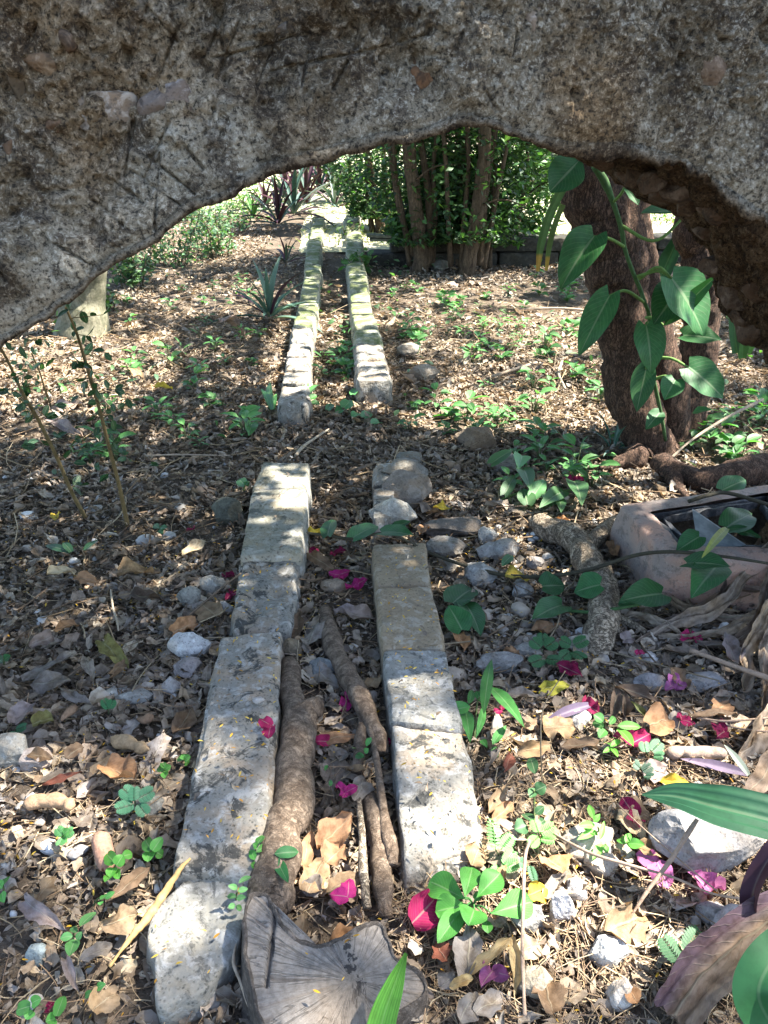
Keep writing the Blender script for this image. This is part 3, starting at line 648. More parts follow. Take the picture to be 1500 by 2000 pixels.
# ------------------------------------------------------------------ the reddish tree beside the arch
TB = px(1268, 884)
tree = thing('leaning_tree', 'reddish barked leaning tree with a heart-leaved climber, right of the channel', 'tree', TB)
def trunkP(rows, Y, dy=0.0): return [(*py(x, y, Y + dy), w / 2 * Y / 1600 * 1.0) for x, y, w in rows]
def ext(rowsP, dirv, n, dr):
    P = [np.array(r) for r in rowsP]; e = P[-1]
    for i in range(n): P.append(np.array([*(e[:3] + np.array(dirv) * (i + 1)), max(.02, e[3] * (1 - dr * (i + 1)))]))
    return P
k1 = ext(trunkP([(1278,915,130),(1268,880,96),(1250,800,96),(1224,690,102),(1206,580,112),(1196,500,122),(1176,420,114),(1150,340,100)], TB[1]), (-.05, -.05, .62), 4, .11)
V, F, U = tube(k1, 170, 64, .085, 34, 81); mk('trunk', V, F, M['bark'], luv=U, parent=tree)
k2 = ext(trunkP([(1315,905,100),(1312,850,80),(1298,740,72),(1278,620,70),(1258,500,62),(1238,400,60),(1222,330,58)], TB[1], .10), (-.02, .05, .6), 4, .11)
V, F, U = tube(k2, 150, 48, .10, 34, 82); mk('trunk', V, F, M['bark'], luv=U, parent=tree)
k3 = ext(trunkP([(1335,900,100),(1348,810,92),(1368,700,80),(1372,600,80),(1366,500,78),(1362,420,74)], TB[1], .22), (.10, .06, .6), 4, .12)
V, F, U = tube(k3, 150, 48, .09, 34, 83); mk('trunk', V, F, M['bark'], luv=U, parent=tree)
for i, rows in enumerate([[(1290,905,40),(1360,935,46),(1440,925,52),(1500,918,56),(1580,930,50)],[(1250,890,60),(1215,905,26),(1170,915,12)],[(1300,912,50),(1330,955,20),(1350,985,10)]]):
    P = [(*px(x, y, .02 + .012 * (i == 0)), w / 2 * mpp(x, y)) for x, y, w in rows]
    V, F, U = tube(P, 50, 28, .14, 26, 90 + i); mk('root', V, F, M['bark'], luv=U, parent=tree)
# limbs to the crown
rr = random.Random(8); tops = [k1[-1][:3], k2[-1][:3], k3[-1][:3]]
CR = np.array([1.3, 1.3, 3.9])
for i in range(9):
    a = np.array(tops[i % 3]); ang = i * 2.4; e = a + np.array([math.cos(ang) * rr.uniform(1.2, 2.6), math.sin(ang) * rr.uniform(1.0, 2.4), rr.uniform(.5, 1.3)])
    m = (a + e) / 2 + np.array([0, 0, .25]); V, F, U = tube([(*a, .035), (*m, .022), (*e, .008)], 16, 8, .05, 10, i); mk('limb', V, F, M['bark'], luv=U, parent=tree)

# crown leaves out of view above the path, gaps placed to shape the sun flecks
LIT = [(110,705,150,50,.95),(40,770,60,40,.7),(30,850,40,30,.6),(300,572,80,12,.8),(350,590,60,10,.8),(465,552,40,14,.8),(240,650,50,12,.6),(590,705,34,45,.95,1),(732,728,36,26,.95,1),(710,606,24,16,1,1),(632,636,46,14,.9),(572,958,26,30,1,1),
 (1085,640,95,30,1),(1150,640,50,30,.9),(1030,812,150,46,1),(930,850,60,22,.7),(900,790,60,28,.6),(915,600,90,26,.85),(860,680,60,24,.8),(1010,720,110,30,.85),(960,560,60,12,.8),(780,600,40,18,.8),(1180,740,50,30,.6),(1125,935,60,26,.95),(1000,1020,40,18,.7),(1080,985,40,14,.6),
 (1345,690,46,50,.9),(1385,905,40,22,.95),(1290,965,50,16,.8),(1210,930,60,22,.8),(1340,850,60,30,.6),(1450,830,70,30,.6),
 (1160,1790,210,170,.97),(1000,1700,90,90,.85),(1240,1490,60,44,.95),(1170,1400,90,30,.35),(1350,1720,120,90,.55),(1380,1450,90,50,.4),(640,1690,80,90,.85),(560,1640,50,70,.75),(840,1420,40,30,.9,1),(900,1560,40,60,.7,1),(795,1420,30,20,.8,1),(900,1640,50,40,.5),
 (450,1400,70,40,.4,1),(430,1610,70,50,.55,1),(490,1290,40,24,.4,1),(80,1480,50,40,.8),(150,1560,120,80,.35),(100,1720,120,100,.35),(360,1860,80,90,.25),(700,1920,160,80,.2),(120,1900,120,90,.4),
 (550,560,40,24,.4),(800,560,60,16,.5),(470,720,50,20,.4),(860,1000,50,30,.3),(700,500,30,40,.5),(615,500,20,60,.5),(480,470,60,20,.5),(370,470,60,30,.7),(330,520,60,12,.7),(450,480,40,16,.8),(180,760,60,20,.9)]
def crown_leaves(n, box, zr, seed, keepfn):
    rs = np.random.RandomState(seed)
    P = np.stack([rs.uniform(box[0], box[1], n), rs.uniform(box[2], box[3], n), rs.uniform(zr[0], zr[1], n)], 1)
    def fall(h):                                                  # where this leaf's shade falls at height h
        g_ = P - SUN[None] / SUN[2] * (P[:, 2:3] - h); q_, _ = proj(np.stack([g_[:, 0], g_[:, 1], 0 * g_[:, 0] + h], 1)); return g_, np.nan_to_num(q_, nan=-9999)
    g, q = fall(.02); qr = fall(.09)[1]
    lit = np.zeros(n)
    wob = 1 + .35 * vnoise(np.stack([g[:, 0] * 4, g[:, 1] * 4, 0 * g[:, 0]], 1), 5)
    for cx, cy, rx, ry, p, *h in LIT:
        q_ = qr if h else q
        e_ = .035 / mpp(cx, cy)
        if cy < 860: rx, ry = rx * 1.35, ry * 1.35
        d = np.sqrt(((q_[:, 0] - cx) / (rx + e_)) ** 2 + ((q_[:, 1] - cy) / (ry + e_ * .6)) ** 2) * wob
        lit = np.maximum(lit, np.where(d < 1, p, 0))
    farq = q[:, 1] < 900; fq_ = np.where(farq, 3.0, 6.0)
    small = vnoise(np.stack([g[:, 0] * fq_, g[:, 1] * fq_, 0 * g[:, 0] + 3], 1), 6)
    shade = (q[:, 0] < 520) & (q[:, 1] > 960) & (q[:, 1] < 1400)
    lit = np.maximum(lit, np.where(shade, 0, np.clip((small - np.where(q[:, 1] < 900, .34, np.where((q[:, 1] > 1330) & (q[:, 0] > 700), .22, .40))) * 2.4, 0, .85)))
    keep = rs.rand(n) > lit
    keep &= keepfn(g, P)
    return P[keep]
sx, sy = SUN[0] / SUN[2], SUN[1] / SUN[2]
FORE = 1.42                                                       # nearer than this the shade comes from the added tree's taller, thinner crown
edge = lambda g, P: (g[:, 1] < 7.3 + .35 * np.sin(g[:, 0] * 2.3)) & (g[:, 1] > FORE + .1 * np.sin(g[:, 0] * 5))
fore = lambda g, P: (g[:, 1] <= FORE + .1 * np.sin(g[:, 0] * 5)) & (g[:, 1] > -1.2) & (np.random.RandomState(3).rand(len(P)) < .55 + .45 * (g[:, 0] < -.25) * (g[:, 1] > 1.0))
Pc = crown_leaves(74000, (-.9, 5.6, -1.3, 7.6), (2.9, 4.4), 51, edge)
own = Pc[:, 0] > -.3
o = leafmesh('crown', M['live'], tree, Pc, .098, 52, GREEN, upbias=.8, aspect=.62, nl=3, nw=3)
tt_ = thing('added_shade_tree', 'added tall tree out of view right of the cement box, its thin crown softening the sun', 'tree', (4.3, .5, 0))  # unseen tree, added so its sparse high crown softens the foreground sun
V, F, U = tube([(4.3, .5, -.1, .22), (4.35, .55, 2, .18), (4.5, .5, 5, .15), (4.7, .5, 8, .10), (4.8, .5, 9.5, .05)], 60, 24, .08, 8, 75); mk('trunk', V, F, M['palebark'], luv=U, parent=tt_)
for i in range(7):
    a = np.array([4.6, .5, 7 + i * .25]); ang = i * 1.9; e = a + np.array([math.cos(ang) * 2.0, math.sin(ang) * 1.2, 1.0]); V, F, U = tube([(*a, .04), (*((a + e) / 2 + (0, 0, .2)), .025), (*e, .008)], 12, 8, .05, 10, i); mk('limb', V, F, M['palebark'], luv=U, parent=tt_)
Pc = crown_leaves(32000, (3.1, 8.6, -1.2, 2.2), (8.0, 10.0), 57, fore)
leafmesh('crown', M['live'], tt_, Pc, .098, 58, GREEN, upbias=.8, aspect=.62, nl=3, nw=3)
# pale trunk on the far left
LB = px(165, 655)
lt = thing('pale_tree', 'smooth pale grey tree trunk standing behind the left foot of the arch', 'tree', LB)
P = ext(trunkP([(172,690,120),(166,650,104),(168,600,88),(174,540,76),(182,470,70),(190,400,66)], LB[1]), (.04, .05, .7), 4, .12)
V, F, U = tube(P, 90, 36, .05, 8, 71); mk('trunk', V, F, M['palebark'], luv=U, parent=lt)
for i in range(6):
    a = np.array(P[-1 - i % 2][:3]); ang = i * 1.2; e = a + np.array([math.cos(ang) * 1.3, math.sin(ang) * 1.3, .7])
    V, F, U = tube([(*a, .03), (*((a + e) / 2 + (0, 0, .15)), .02), (*e, .006)], 12, 8, .05, 10, i); mk('limb', V, F, M['palebark'], luv=U, parent=lt)
Pc = crown_leaves(34000, (-4.0, -.9, -1.0, 7.6), (2.9, 4.4), 53, edge)
leafmesh('crown', M['live'], lt, Pc, .098, 54, GREEN, upbias=.8, aspect=.62, nl=3, nw=3)

# ------------------------------------------------------------------ the thicket of thin trunks
def thicket(bx, by, rows, seed, label, nleaf, crad, czr, stems=None, cols=DARKG):
    b = px(bx, by); t = thing('thicket_tree', label, 'tree', b, None); rs = np.random.RandomState(seed)
    P = ext(trunkP(rows, b[1]), (rs.uniform(-.05, .05), rs.uniform(-.03, .08), .5), 4, .14)
    P = [np.array([*r[:3], r[3] * .74]) for r in P]; V, F, U = tube(P, 60, 22, .10, 26, seed); mk('trunk', V, F, M['bark2'], luv=U, parent=t)
    for st in stems or []:
        Q = ext(trunkP(st, b[1], .06), (rs.uniform(-.1, .1), .03, .45), 3, .2); V, F, U = tube(Q, 40, 12, .1, 26, seed + 1); mk('stem', V, F, M['bark2'], luv=U, parent=t)
    top = np.array(P[-1][:3]); n = nleaf
    n = int(n * 2.4); czr = (max(.18, czr[0] - .28), czr[1]); z = czr[0] + (czr[1] - czr[0]) * rs.rand(n) ** 1.9; f = (z - czr[0]) / (czr[1] - czr[0]); rad = crad * np.sqrt(rs.rand(n)) * np.clip(.5 + f * 1.6, 0, 1)
    an = rs.uniform(0, 6.28, n); cx = np.interp(z, [r[2] for r in P], [r[0] for r in P]); cy = np.interp(z, [r[2] for r in P], [r[1] for r in P])
    C = np.stack([cx + rad * np.cos(an), cy + np.where(rs.rand(n) < .2, -.02, .34) + .8 * rad * np.sin(an), z], 1)
    C = C[(vnoise(C * 3.2, seed) + .55 * vnoise(C * 8, seed + 2)) > -.42]
    # twigs that carry the leaves
    for i in range(12):
        zt = rs.uniform(max(.45, czr[0]), czr[1]); a = np.array([np.interp(zt, [r[2] for r in P], [r[j] for r in P]) for j in (0, 1)] + [zt]); an1 = rs.uniform(0, 6.28)
        e = a + np.array([math.cos(an1) * crad * .8, math.sin(an1) * crad * .8, rs.uniform(-.1, .35)]); V, F, U = tube([(*a, .010), (*((a + e) / 2 + (0, 0, .05)), .007), (*e, .003)], 7, 5); mk('branch', V, F, M['bark2'], luv=U, parent=t)
    leafmesh('crown', M['live'], t, C, .062, seed + 9, np.vstack([cols, cols, MIDG]), upbias=.5, aspect=.55, nl=3, nw=3)
    return t
thicket(822, 530, [(822,536,52),(822,510,40),(815,440,34),(806,370,32),(797,300,30)], 101, 'thickest stem of the thicket, pale and forked low, nearest the mossy rail', 2600, .5, (.5, 2.4), [[(834,520,22),(840,440,16),(832,340,14)],[(808,500,14),(790,440,10),(778,400,9)],[(800,520,12),(786,420,10),(770,320,9)],[(845,522,10),(850,420,9),(846,320,8)]])
thicket(856, 508, [(856,512,44),(858,480,36),(862,420,34),(858,350,32),(853,290,30)], 102, 'upright brown thicket stem just behind the forked pale one', 2400, .5, (.55, 2.4), [[(842,505,12),(838,430,10),(830,380,8)]])
thicket(891, 516, [(890,522,40),(893,480,32),(897,410,30),(902,330,30),(900,280,28)], 103, 'straight dark thicket stem in the middle of the clump', 2400, .5, (.6, 2.4))
thicket(914, 536, [(912,540,44),(918,500,38),(930,430,36),(938,360,34),(946,290,32)], 104, 'right leaning pale thicket stem at the front of the clump', 2600, .55, (.55, 2.4), [[(935,520,22),(940,450,18),(948,360,14)],[(900,530,12),(906,440,10),(916,320,9)],[(880,520,12),(876,430,10),(872,320,9)],[(945,525,11),(962,420,9),(985,310,8)]])
thicket(955, 520, [(956,524,16),(958,470,13),(962,400,12),(968,320,11)], 105, 'slender twiggy stem at the right edge of the thicket', 2600, .55, (.35, 2.3))
thicket(745, 458, [(748,470,30),(740,430,24),(732,390,20),(724,340,18),(716,290,16)], 106, 'thin curved thicket stem beside the far end of the mossy rail', 3000, .6, (.4, 2.3), [[(756,465,16),(756,400,12),(750,330,10)],[(730,462,12),(722,420,10),(716,370,8)]])
thicket(1010, 506, [(1010,512,14),(1012,450,12),(1020,380,11),(1030,300,10)], 107, 'thin shrubby stem right of the thicket in front of the sunny lawn', 3000, .62, (.45, 2.3), cols=np.vstack([DARKG, MIDG]))
thicket(1075, 480, [(1075,490,12),(1072,440,10),(1066,380,9),(1060,300,8)], 108, 'bright leafy shrub stem left of the leaning tree, above the kerb wall', 2600, .6, (.75, 2.2), cols=np.vstack([MIDG, BRIGHTG]))
thicket(690, 400, [(690,404,10),(688,370,9),(684,330,8)], 109, 'small leafy shrub behind the far end of the mossy rails', 1600, .6, (.5, 2.2), cols=np.vstack([DARKG, MIDG]))
# bright shrubs and trees beyond the lawn
rs = np.random.RandomState(77)
for i, (x, Y, h, w, nleaf) in enumerate([(-7.5,17,3.0,2.0,1800),(-3.8,18.5,3.4,2.2,1800),(-.6,20,2.8,2.0,1600),(3.0,17.5,3.2,2.2,1800),(6.2,16.5,3.0,2.2,1800),(9.5,18,3.5,2.3,1600),(-10.5,16,3.2,2.2,1400)]):
    t = thing('garden_tree', ['pale garden tree far beyond the lawn, hidden mostly by the arch', 'bushy garden tree past the purple plants beyond the lawn', 'garden tree straight behind the rails past the lawn', 'leafy garden tree behind the thicket past the lawn', 'garden tree beyond the lawn behind the leaning trunk', 'tall garden tree on the right beyond the lawn', 'outer garden tree on the left beyond the lawn'][i], 'tree', (x, Y, .0))
    V, F, U = tube([(x, Y, -.05, .12), (x + .05, Y, h * .4, .09), (x, Y, h * .8, .04)], 12, 8, .05, 4, i); mk('trunk', V, F, M['bark2'], luv=U, parent=t)
    d = rs.normal(size=(nleaf, 3)); d /= np.linalg.norm(d, axis=1)[:, None]; C = np.array([x, Y, h * .58]) + d * np.array([w, w, h * .5]) * (rs.rand(nleaf, 1) ** .4)
    C = C[(C[:, 2] > .15) & (vnoise(C * 1.4, i) > -.35)]
    leafmesh('crown', M['live'], t, C, .26, 200 + i, np.vstack([MIDG, BRIGHTG, GREEN]), aspect=.5, nl=3, nw=3)
# ------------------------------------------------------------------ stump, root and branches in the channel
def top(x, y, z=.0): return px(x, y, z)
ANG_ = None
stp = thing('tree_stump', 'fluted grey sawn stump with a thick forked root running up the channel', 'tree stump', px(650, 1920))
ol = [(478,1800),(482,1772),(492,1754),(508,1747),(522,1752),(532,1772),(545,1800),(566,1828),(592,1845),(618,1850),(650,1843),(680,1826),(705,1812),(728,1806),(745,1812),(754,1832),(762,1860),(775,1878),(796,1888),(818,1903),(829,1925),(822,1948),(800,1965),(778,1976),(760,1990),(748,2012),(720,2034),(640,2050),(560,2046),(520,2010),(505,1975),(498,1940),(488,1900),(481,1860)]
zt = lambda x, y: .062 + .02 * (1900 - y) / 150 + .012 * (650 - x) / 170
O3 = np.array([top(x, y, zt(x, y)) for x, y in ol]); O3 = spline(np.vstack([O3, O3[:1]]), 181)[:-1]; C3 = top(688, 1912, .060)
nrg, na = 60, 180; ac = Acc()
rr_ = np.linspace(0, 1, nrg)[:, None, None]
V = C3[None, None] * (1 - rr_) + O3[None] * rr_; V = V.reshape(-1, 3)
ang = np.arctan2(V[:, 1] - C3[1], V[:, 0] - C3[0]); rad = np.linalg.norm(V[:, :2] - C3[:2], axis=1)
cr = vnoise(np.stack([np.cos(ang) * 9, np.sin(ang) * 9, rad * 2], 1), 3)
V[:, 2] += -.004 * np.clip((np.abs(cr) < .03) * 1.0, 0, 1) * np.clip(rad / .05, 0, 1) + .0010 * fbm(V * 80, 3, 4) + .0012 * fbm(V * 12, 2, 5)
ca_, cb_ = top(540, 1800, .06)[:2], top(520, 1930, .06)[:2]; ab_ = cb_ - ca_; tt_ = np.clip(((V[:, :2] - ca_) @ ab_) / (ab_ @ ab_), 0, 1); V[:, 2] -= .016 * np.exp(-(np.linalg.norm(V[:, :2] - ca_ - tt_[:, None] * ab_, axis=1) / .0026) ** 2)
luv = np.stack([rad * 6, ang], 1); luv[:, 1] = ang / math.pi
mk('sawn_face', V, gridF(nrg, na, 0, True), M['sawn'], luv=luv, parent=stp)
# bark: a raised dark lip, then the side down to the soil
cen = O3.mean(0); prof_ = [(-.002, -.001), (.0, .004), (.003, .004), (.005, -.003), (.006, -.02), (.010, -.05), (.016, -.10)]
t_ = np.roll(O3, -1, 0) - np.roll(O3, 1, 0); nrm = np.stack([t_[:, 1], -t_[:, 0], 0 * t_[:, 0]], 1); nrm /= np.linalg.norm(nrm, axis=1)[:, None]
if (nrm * (O3 - cen)).sum() < 0: nrm = -nrm
wv = 1 + .4 * vnoise(O3 * 30, 8)[:, None]
B = np.stack([O3 + nrm * a * wv + np.array([0, 0, 1.0]) * b for a, b in prof_]); nb = len(prof_)
Vb = B.reshape(-1, 3); Vb = Vb + .0022 * np.stack([vnoise(Vb * 70, i) for i in (1, 2, 3)], 1)
mk('bark', Vb, gridF(nb, na, 0, True), M['oldbark'], parent=stp)
def zpx(rows): return [(*px(x, y, z), w / 2 * mpp(x, y, z)) for x, y, z, w in rows]
V, F, U = tube(zpx([(516,1830,.0,50),(522,1790,.02,66),(530,1755,.034,78),(537,1718,.044,84),(548,1670,.05,80),(562,1610,.05,76),(572,1545,.05,73),(582,1470,.048,70),(587,1410,.048,64),(574,1365,.044,50),(568,1325,.036,42),(566,1296,.02,34)]), 150, 40, .045, 26, 5)
root = mk('root', V, F, M['log'], luv=U, parent=stp)
V, F, U = tube(zpx([(586,1410,.05,60),(600,1392,.05,50),(614,1382,.054,42),(624,1380,.058,40)]), 20, 24, .06, 26, 6); mk('branch_stub', V, F, M['log'], luv=U, parent=root)
def branch(rows, label, mat='log', n=70, k=22, rough=.06, name='fallen_branch', seed=0, cat='branch', rf=26):
    P = zpx([(x_, y_, z_, w_ * (.72 if name == 'thin_stick' else 1)) for x_, y_, z_, w_ in rows]); V, F, U = tube(P, n, k, rough * 1.6, rf, seed)
    o = mk(name, V, F, M[mat], luv=U, col=np.tile(np.array(TW.get(mat, (1, 1, 1))), (len(V), 1))); return tag(o, label, cat)
TW = {'twig': (.26, .2, .14)}
branch([(636,1192,.012,26),(642,1228,.03,34),(656,1270,.045,38),(676,1312,.05,40),(700,1350,.05,38),(720,1395,.05,36),(736,1440,.048,34),(742,1475,.03,28)], 'smooth brown branch crossing the channel toward the right wall', seed=11)
branch([(708,1390,.03,18),(706,1430,.04,24),(700,1470,.04,24),(694,1510,.02,22)], 'short brown branch end under the smooth channel branch', seed=12, n=30)
branch([(716,1385,.05,10),(726,1440,.06,12),(736,1490,.055,14),(742,1540,.05,18),(752,1600,.045,22),(762,1650,.04,26),(766,1690,.03,24)], 'thin rough branch running along the inside of the right wall', 'log', seed=13, rough=.14)
branch([(722,1560,.02,34),(735,1620,.03,38),(742,1690,.028,40),(748,1760,.018,34),(752,1790,.0,26)], 'peeling flat brown branch beside the pale stick in the channel', 'log', seed=14, rough=.14)
branch([(700,1555,.035,10),(706,1620,.05,15),(710,1690,.045,17),(714,1750,.035,17),(718,1775,.03,15)], 'pale straight stick lying in the channel among curled tan leaves', 'flaky', seed=15, n=40, k=12, rough=.1, cat='stick')
er = thing('exposed_root', 'pale flaky barked root bending over the soil beside the pink cement box', 'tree root', px(1170, 1150))
V, F, U = tube(zpx([(1040,1020,.0,36),(1075,1030,.03,44),(1112,1052,.04,50),(1142,1085,.045,52),(1162,1125,.045,52),(1176,1165,.045,54),(1184,1200,.042,58),(1176,1240,.035,60),(1164,1275,.01,52),(1160,1290,-.03,40)]), 120, 36, .13, 30, 17); main = mk('root_length', V, F, M['flaky'], luv=U, parent=er)
V, F, U = tube(zpx([(1138,1075,.03,34),(1162,1050,.03,34),(1190,1025,.02,28),(1200,1015,.0,22)]), 30, 20, .12, 30, 18); mk('side_root', V, F, M['flaky'], luv=U, parent=er)
for i, r_ in enumerate([[(1190,1195,.03,24),(1225,1215,.02,16),(1262,1235,.01,12)],[(1192,1215,.025,20),(1215,1240,.015,14),(1240,1246,.0,10)],[(1180,1110,.03,30),(1196,1150,.02,24),(1200,1190,.02,18)]]):
    V, F, U = tube(zpx(r_), 24, 14, .14, 30, 20 + i); mk('side_root', V, F, M['flaky'], luv=U, parent=er)

# ------------------------------------------------------------------ the cement box with its iron frame and broken slate
bx = thing('cement_box', 'pink cement box with an open iron framed mouth half buried at the right', 'box', px(1330, 1080))
HB = .15
oT = [px(1208, 986, HB), px(1302, 1092, HB - .01), px(1640, 1100, HB), px(1560, 940, HB)]
oB = [px(1176, 1066, -.03), px(1262, 1192, -.03), px(1700, 1240, -.03), px(1640, 990, -.03)]
iT = [px(1266, 1000, HB), px(1334, 1066, HB), px(1580, 1070, HB), px(1500, 962, HB)]
ctr = sum(iT) / 4; iB = [p + np.array([0, 0, -.13]) for p in iT]
def loop(c, n=30):
    c = np.array(c); return np.concatenate([c[i] + (c[(i + 1) % 4] - c[i]) * np.linspace(0, 1, n, endpoint=False)[:, None] for i in range(4)])
def rloop(c, r, n=30):                                             # rounded corners
    L = loop(c, n); cc = L.mean(0); K = np.stack([np.convolve(np.concatenate([L[-r:, i], L[:, i], L[:r, i]]), np.ones(2 * r + 1) / (2 * r + 1), 'valid') for i in range(3)], 1); return K
ls = []
oTr, oBr, iTr = rloop(oT, 2), rloop(oB, 3), rloop(iT, 1)
for a in np.linspace(0, 1, 22): ls.append(oBr * (1 - a) + oTr * a + (oTr - oTr.mean(0)) * np.array([1, 1, 0]) * .02 * math.sin(math.pi * a) * (1 - a))
for a in np.linspace(0, 1, 10)[1:]: ls.append(oTr * (1 - a) + iTr * a + np.array([0, 0, .006 * math.sin(math.pi * a)]))
V = np.stack(ls).reshape(-1, 3); V = V + (.006 * fbm(V * 12, 3, 3) + .003 * fbm(V * 40, 3, 4))[:, None] * np.array([.6, -.6, .7])
mk('shell', V, gridF(len(ls), 120, 0, True), M['cement'], parent=bx)
fi = [p + (ctr - p) * .20 * np.array([1, 1, 0]) for p in iT]
def frame_bar(a, b, a2, b2, z0, z1, s):
    c8 = np.array([[*p[:2], p[2] + z0] for p in (a, b, b2, a2)] + [[*p[:2], p[2] + z1] for p in (a, b, b2, a2)])
    V, F = roundbox(c8, 26, 6, 6, .15, .004, 40, s); return V, F
fr = None
for i in range(4):
    V, F = frame_bar(iT[i], iT[(i + 1) % 4], fi[(i + 1) % 4], fi[i], -.035, -.004 - .003 * (i % 2), 40 + i); mk('frame_bar', V, F, M['iron'], parent=bx)
ls = [rloop(iB, 1) * a + rloop(iT, 1) * (1 - a) for a in np.linspace(.25, 1, 8)]; ls += [rloop(iB, 1) * (1 - a) + rloop(iB, 1).mean(0) * a for a in (.4, 1)]
V = np.stack(ls).reshape(-1, 3); V[:, 2] += .006 * fbm(V * 30, 3, 8); mk('inner_pit', V, gridF(len(ls), 120, 0, True), M['soil'], parent=bx)
sl = [px(1352, 996, HB + .045), px(1366, 1088, HB - .02), px(1500, 1096, HB - .03)]
w = np.array([.004, .008, 0]); V = np.array(sl + [p + w for p in sl]); 
o = mk('broken_slate', V, [np.array([[0, 1, 2], [5, 4, 3]]), np.array([[0, 3, 4, 1], [1, 4, 5, 2], [2, 5, 3, 0]])], M['slate'], smooth=False)
tag(o, 'triangular grey slate shard propped in the mouth of the cement box', 'slate')

# ------------------------------------------------------------------ loose stones
def loose(x, y, w, h, dpt, label, tint=(1, 1, 1), mat='rock', seed=0, facets=10, z=None, name='loose_stone', cat='stone', chop=.7, rot=None):
    m = mpp(x, y); p = px(x, y)
    V, F = rock((w * m * .66, dpt * m * .66, h * m * .66), seed, 4 if w > 30 else 3, facets, .055, chop)
    V = rotz(V, R(rot) if rot is not None else 0)
    V = V + np.array([p[0], p[1], g1(p[0], p[1]) + (h * m * .36 + .006 if z is None else z)])
    return tag(mk(name, V, F, M[mat], col=np.tile(np.array(tint, float), (len(V), 1)), smooth=False), label, cat)
# the displaced slab at the lower end of the left wall
q = [(425,1692),(455,1690),(484,1700),(494,1722),(482,1762),(474,1810),(462,1850),(436,1884),(400,1928),(350,1950),(318,1962),(304,1944),(300,1884),(288,1832),(304,1782),(346,1740),(396,1704)]
T = np.array([px(x, y, .036) for x, y in q]); T = spline(np.vstack([T, T[:1]]), 121)[:-1]; cc = T.mean(0); ls = []
for a in np.linspace(0, 1, 24): ls.append(cc + (T - cc) * a)
for dz, gr in ((-.006, 1.02), (-.02, 1.035), (-.05, 1.03), (-.10, 1.0)): ls.append(cc + (T - cc) * gr + np.array([0, 0, dz]))
V = np.stack(ls).reshape(-1, 3); V = V + (.006 * fbm(V * 14, 4, 3) + .003 * fbm(V * 60, 3, 5))[:, None] * np.array([.5, .5, 1.0])
o = mk('flat_stone', V, gridF(len(ls), 120, 0, True), M['bluerail']); tag(o, 'rounded flat blue grey slab at the lower left, below the end of the left wall', 'stone'); RAILPOLY_SLAB = T[:, :2]
L_ = loose
L_(375,1280,66,46,40,'white crumbly stone chunk leaning on the corner of the left wall',(1.45,1.5,1.55),seed=1,chop=.8)
L_(368,1318,44,34,36,'pinkish grey stone chunk just below the white crumbly one',(.85,.78,.78),seed=2)
L_(334,1350,34,28,30,'small dull stone third down from the white crumbly chunk',(.75,.72,.7),seed=3)
L_(222,1352,60,14,26,'thin white stone shard tilted in the litter left of the left wall',(1.35,1.4,1.35),seed=4,rot=55,facets=14,chop=.6)
L_(268,1366,62,22,30,'flat pale stone right of the tilted white shard',(.85,.85,.8),seed=5,facets=12)
L_(22,1484,66,66,50,'large grey stone cut by the left edge of the photo',(.72,.74,.72),seed=6)
L_(72,1492,54,40,40,'pinkish pale stone beside the large grey stone at left',(.95,.85,.8),seed=7)
L_(72,1858,36,36,30,'bluish pebble sized stone low on the left',(.7,.85,.9),seed=8)
L_(68,1950,30,26,24,'small white stone near the lower left corner',(1.4,1.4,1.35),seed=9)
L_(296,1578,50,36,36,'grey stone behind the feathery seedling left of the left wall',(.6,.62,.6),seed=10)
L_(150,1662,40,22,26,'low greyish stone in the left litter near a fuzzy pod',(.7,.7,.72),seed=11)
L_(372,1176,38,38,30,'round grey stone left of the broken part of the left wall',(.78,.78,.7),seed=12,chop=.84)
L_(416,1152,40,34,30,'round pale grey stone touching the broken part of the left wall',(.85,.86,.82),seed=13,chop=.84)
L_(446,1010,56,46,36,'dark mossy stone tucked against the left wall',(.3,.32,.27),seed=14)
L_(440,1200,30,26,24,'white chip beside the left wall above a tan leaf',(1.1,1.1,1.08),seed=15)
L_(790,958,74,34,50,'dark lichen stone lying behind the broken pile on the right wall',(.55,.55,.52),seed=16,z=.085)
L_(795,988,80,62,56,'brown angular stone leaning in the broken end of the right wall',(.62,.55,.48),seed=17,z=.07)
L_(770,1030,72,54,46,'pale squarish stone in front of the brown angular one on the right wall',(1.05,1.03,.95),seed=18,z=.07)
L_(890,1038,108,36,56,'flat dark brown slab lying right of the broken wall end',(.42,.38,.34),seed=19,facets=14,chop=.6)
L_(952,1052,32,34,26,'small white stone at the right end of the flat dark slab',(1.1,1.08,1.0),seed=20)
L_(868,1076,62,36,44,'dull grey rubble stone below the flat dark slab',(.62,.6,.56),seed=21)
L_(955,1082,50,30,36,'pale rubble stone below the small white stone',(.85,.83,.8),seed=22)
L_(988,1084,44,40,34,'pale upright rubble stone beside a small green leaf',(.8,.79,.76),seed=23)
L_(938,1132,54,38,44,'rounded pale stone on the bare soil right of the right wall',(.78,.78,.76),seed=24,chop=.86)
L_(1070,1092,24,18,20,'tiny white stone on bare soil left of the flaky root',(1.4,1.4,1.38),seed=25)
L_(1020,1162,34,24,28,'small whitish stone between two heart leaves',(.8,.8,.8),seed=26)
L_(880,1112,36,26,28,'small grey stone beside the edge of the right wall',(.66,.65,.62),seed=27)
L_(1045,1100,30,20,24,'small dull stone below the yellow and green leaf twig',(.66,.62,.6),seed=28)
L_(1358,1672,176,118,120,'large pale grey boulder under the broad green leaf at right',(.84,.84,.87),seed=29,facets=14)
L_(1430,1832,76,62,56,'pale lilac grey stone below the big boulder near the purple stem',(.95,.93,.98),seed=30)
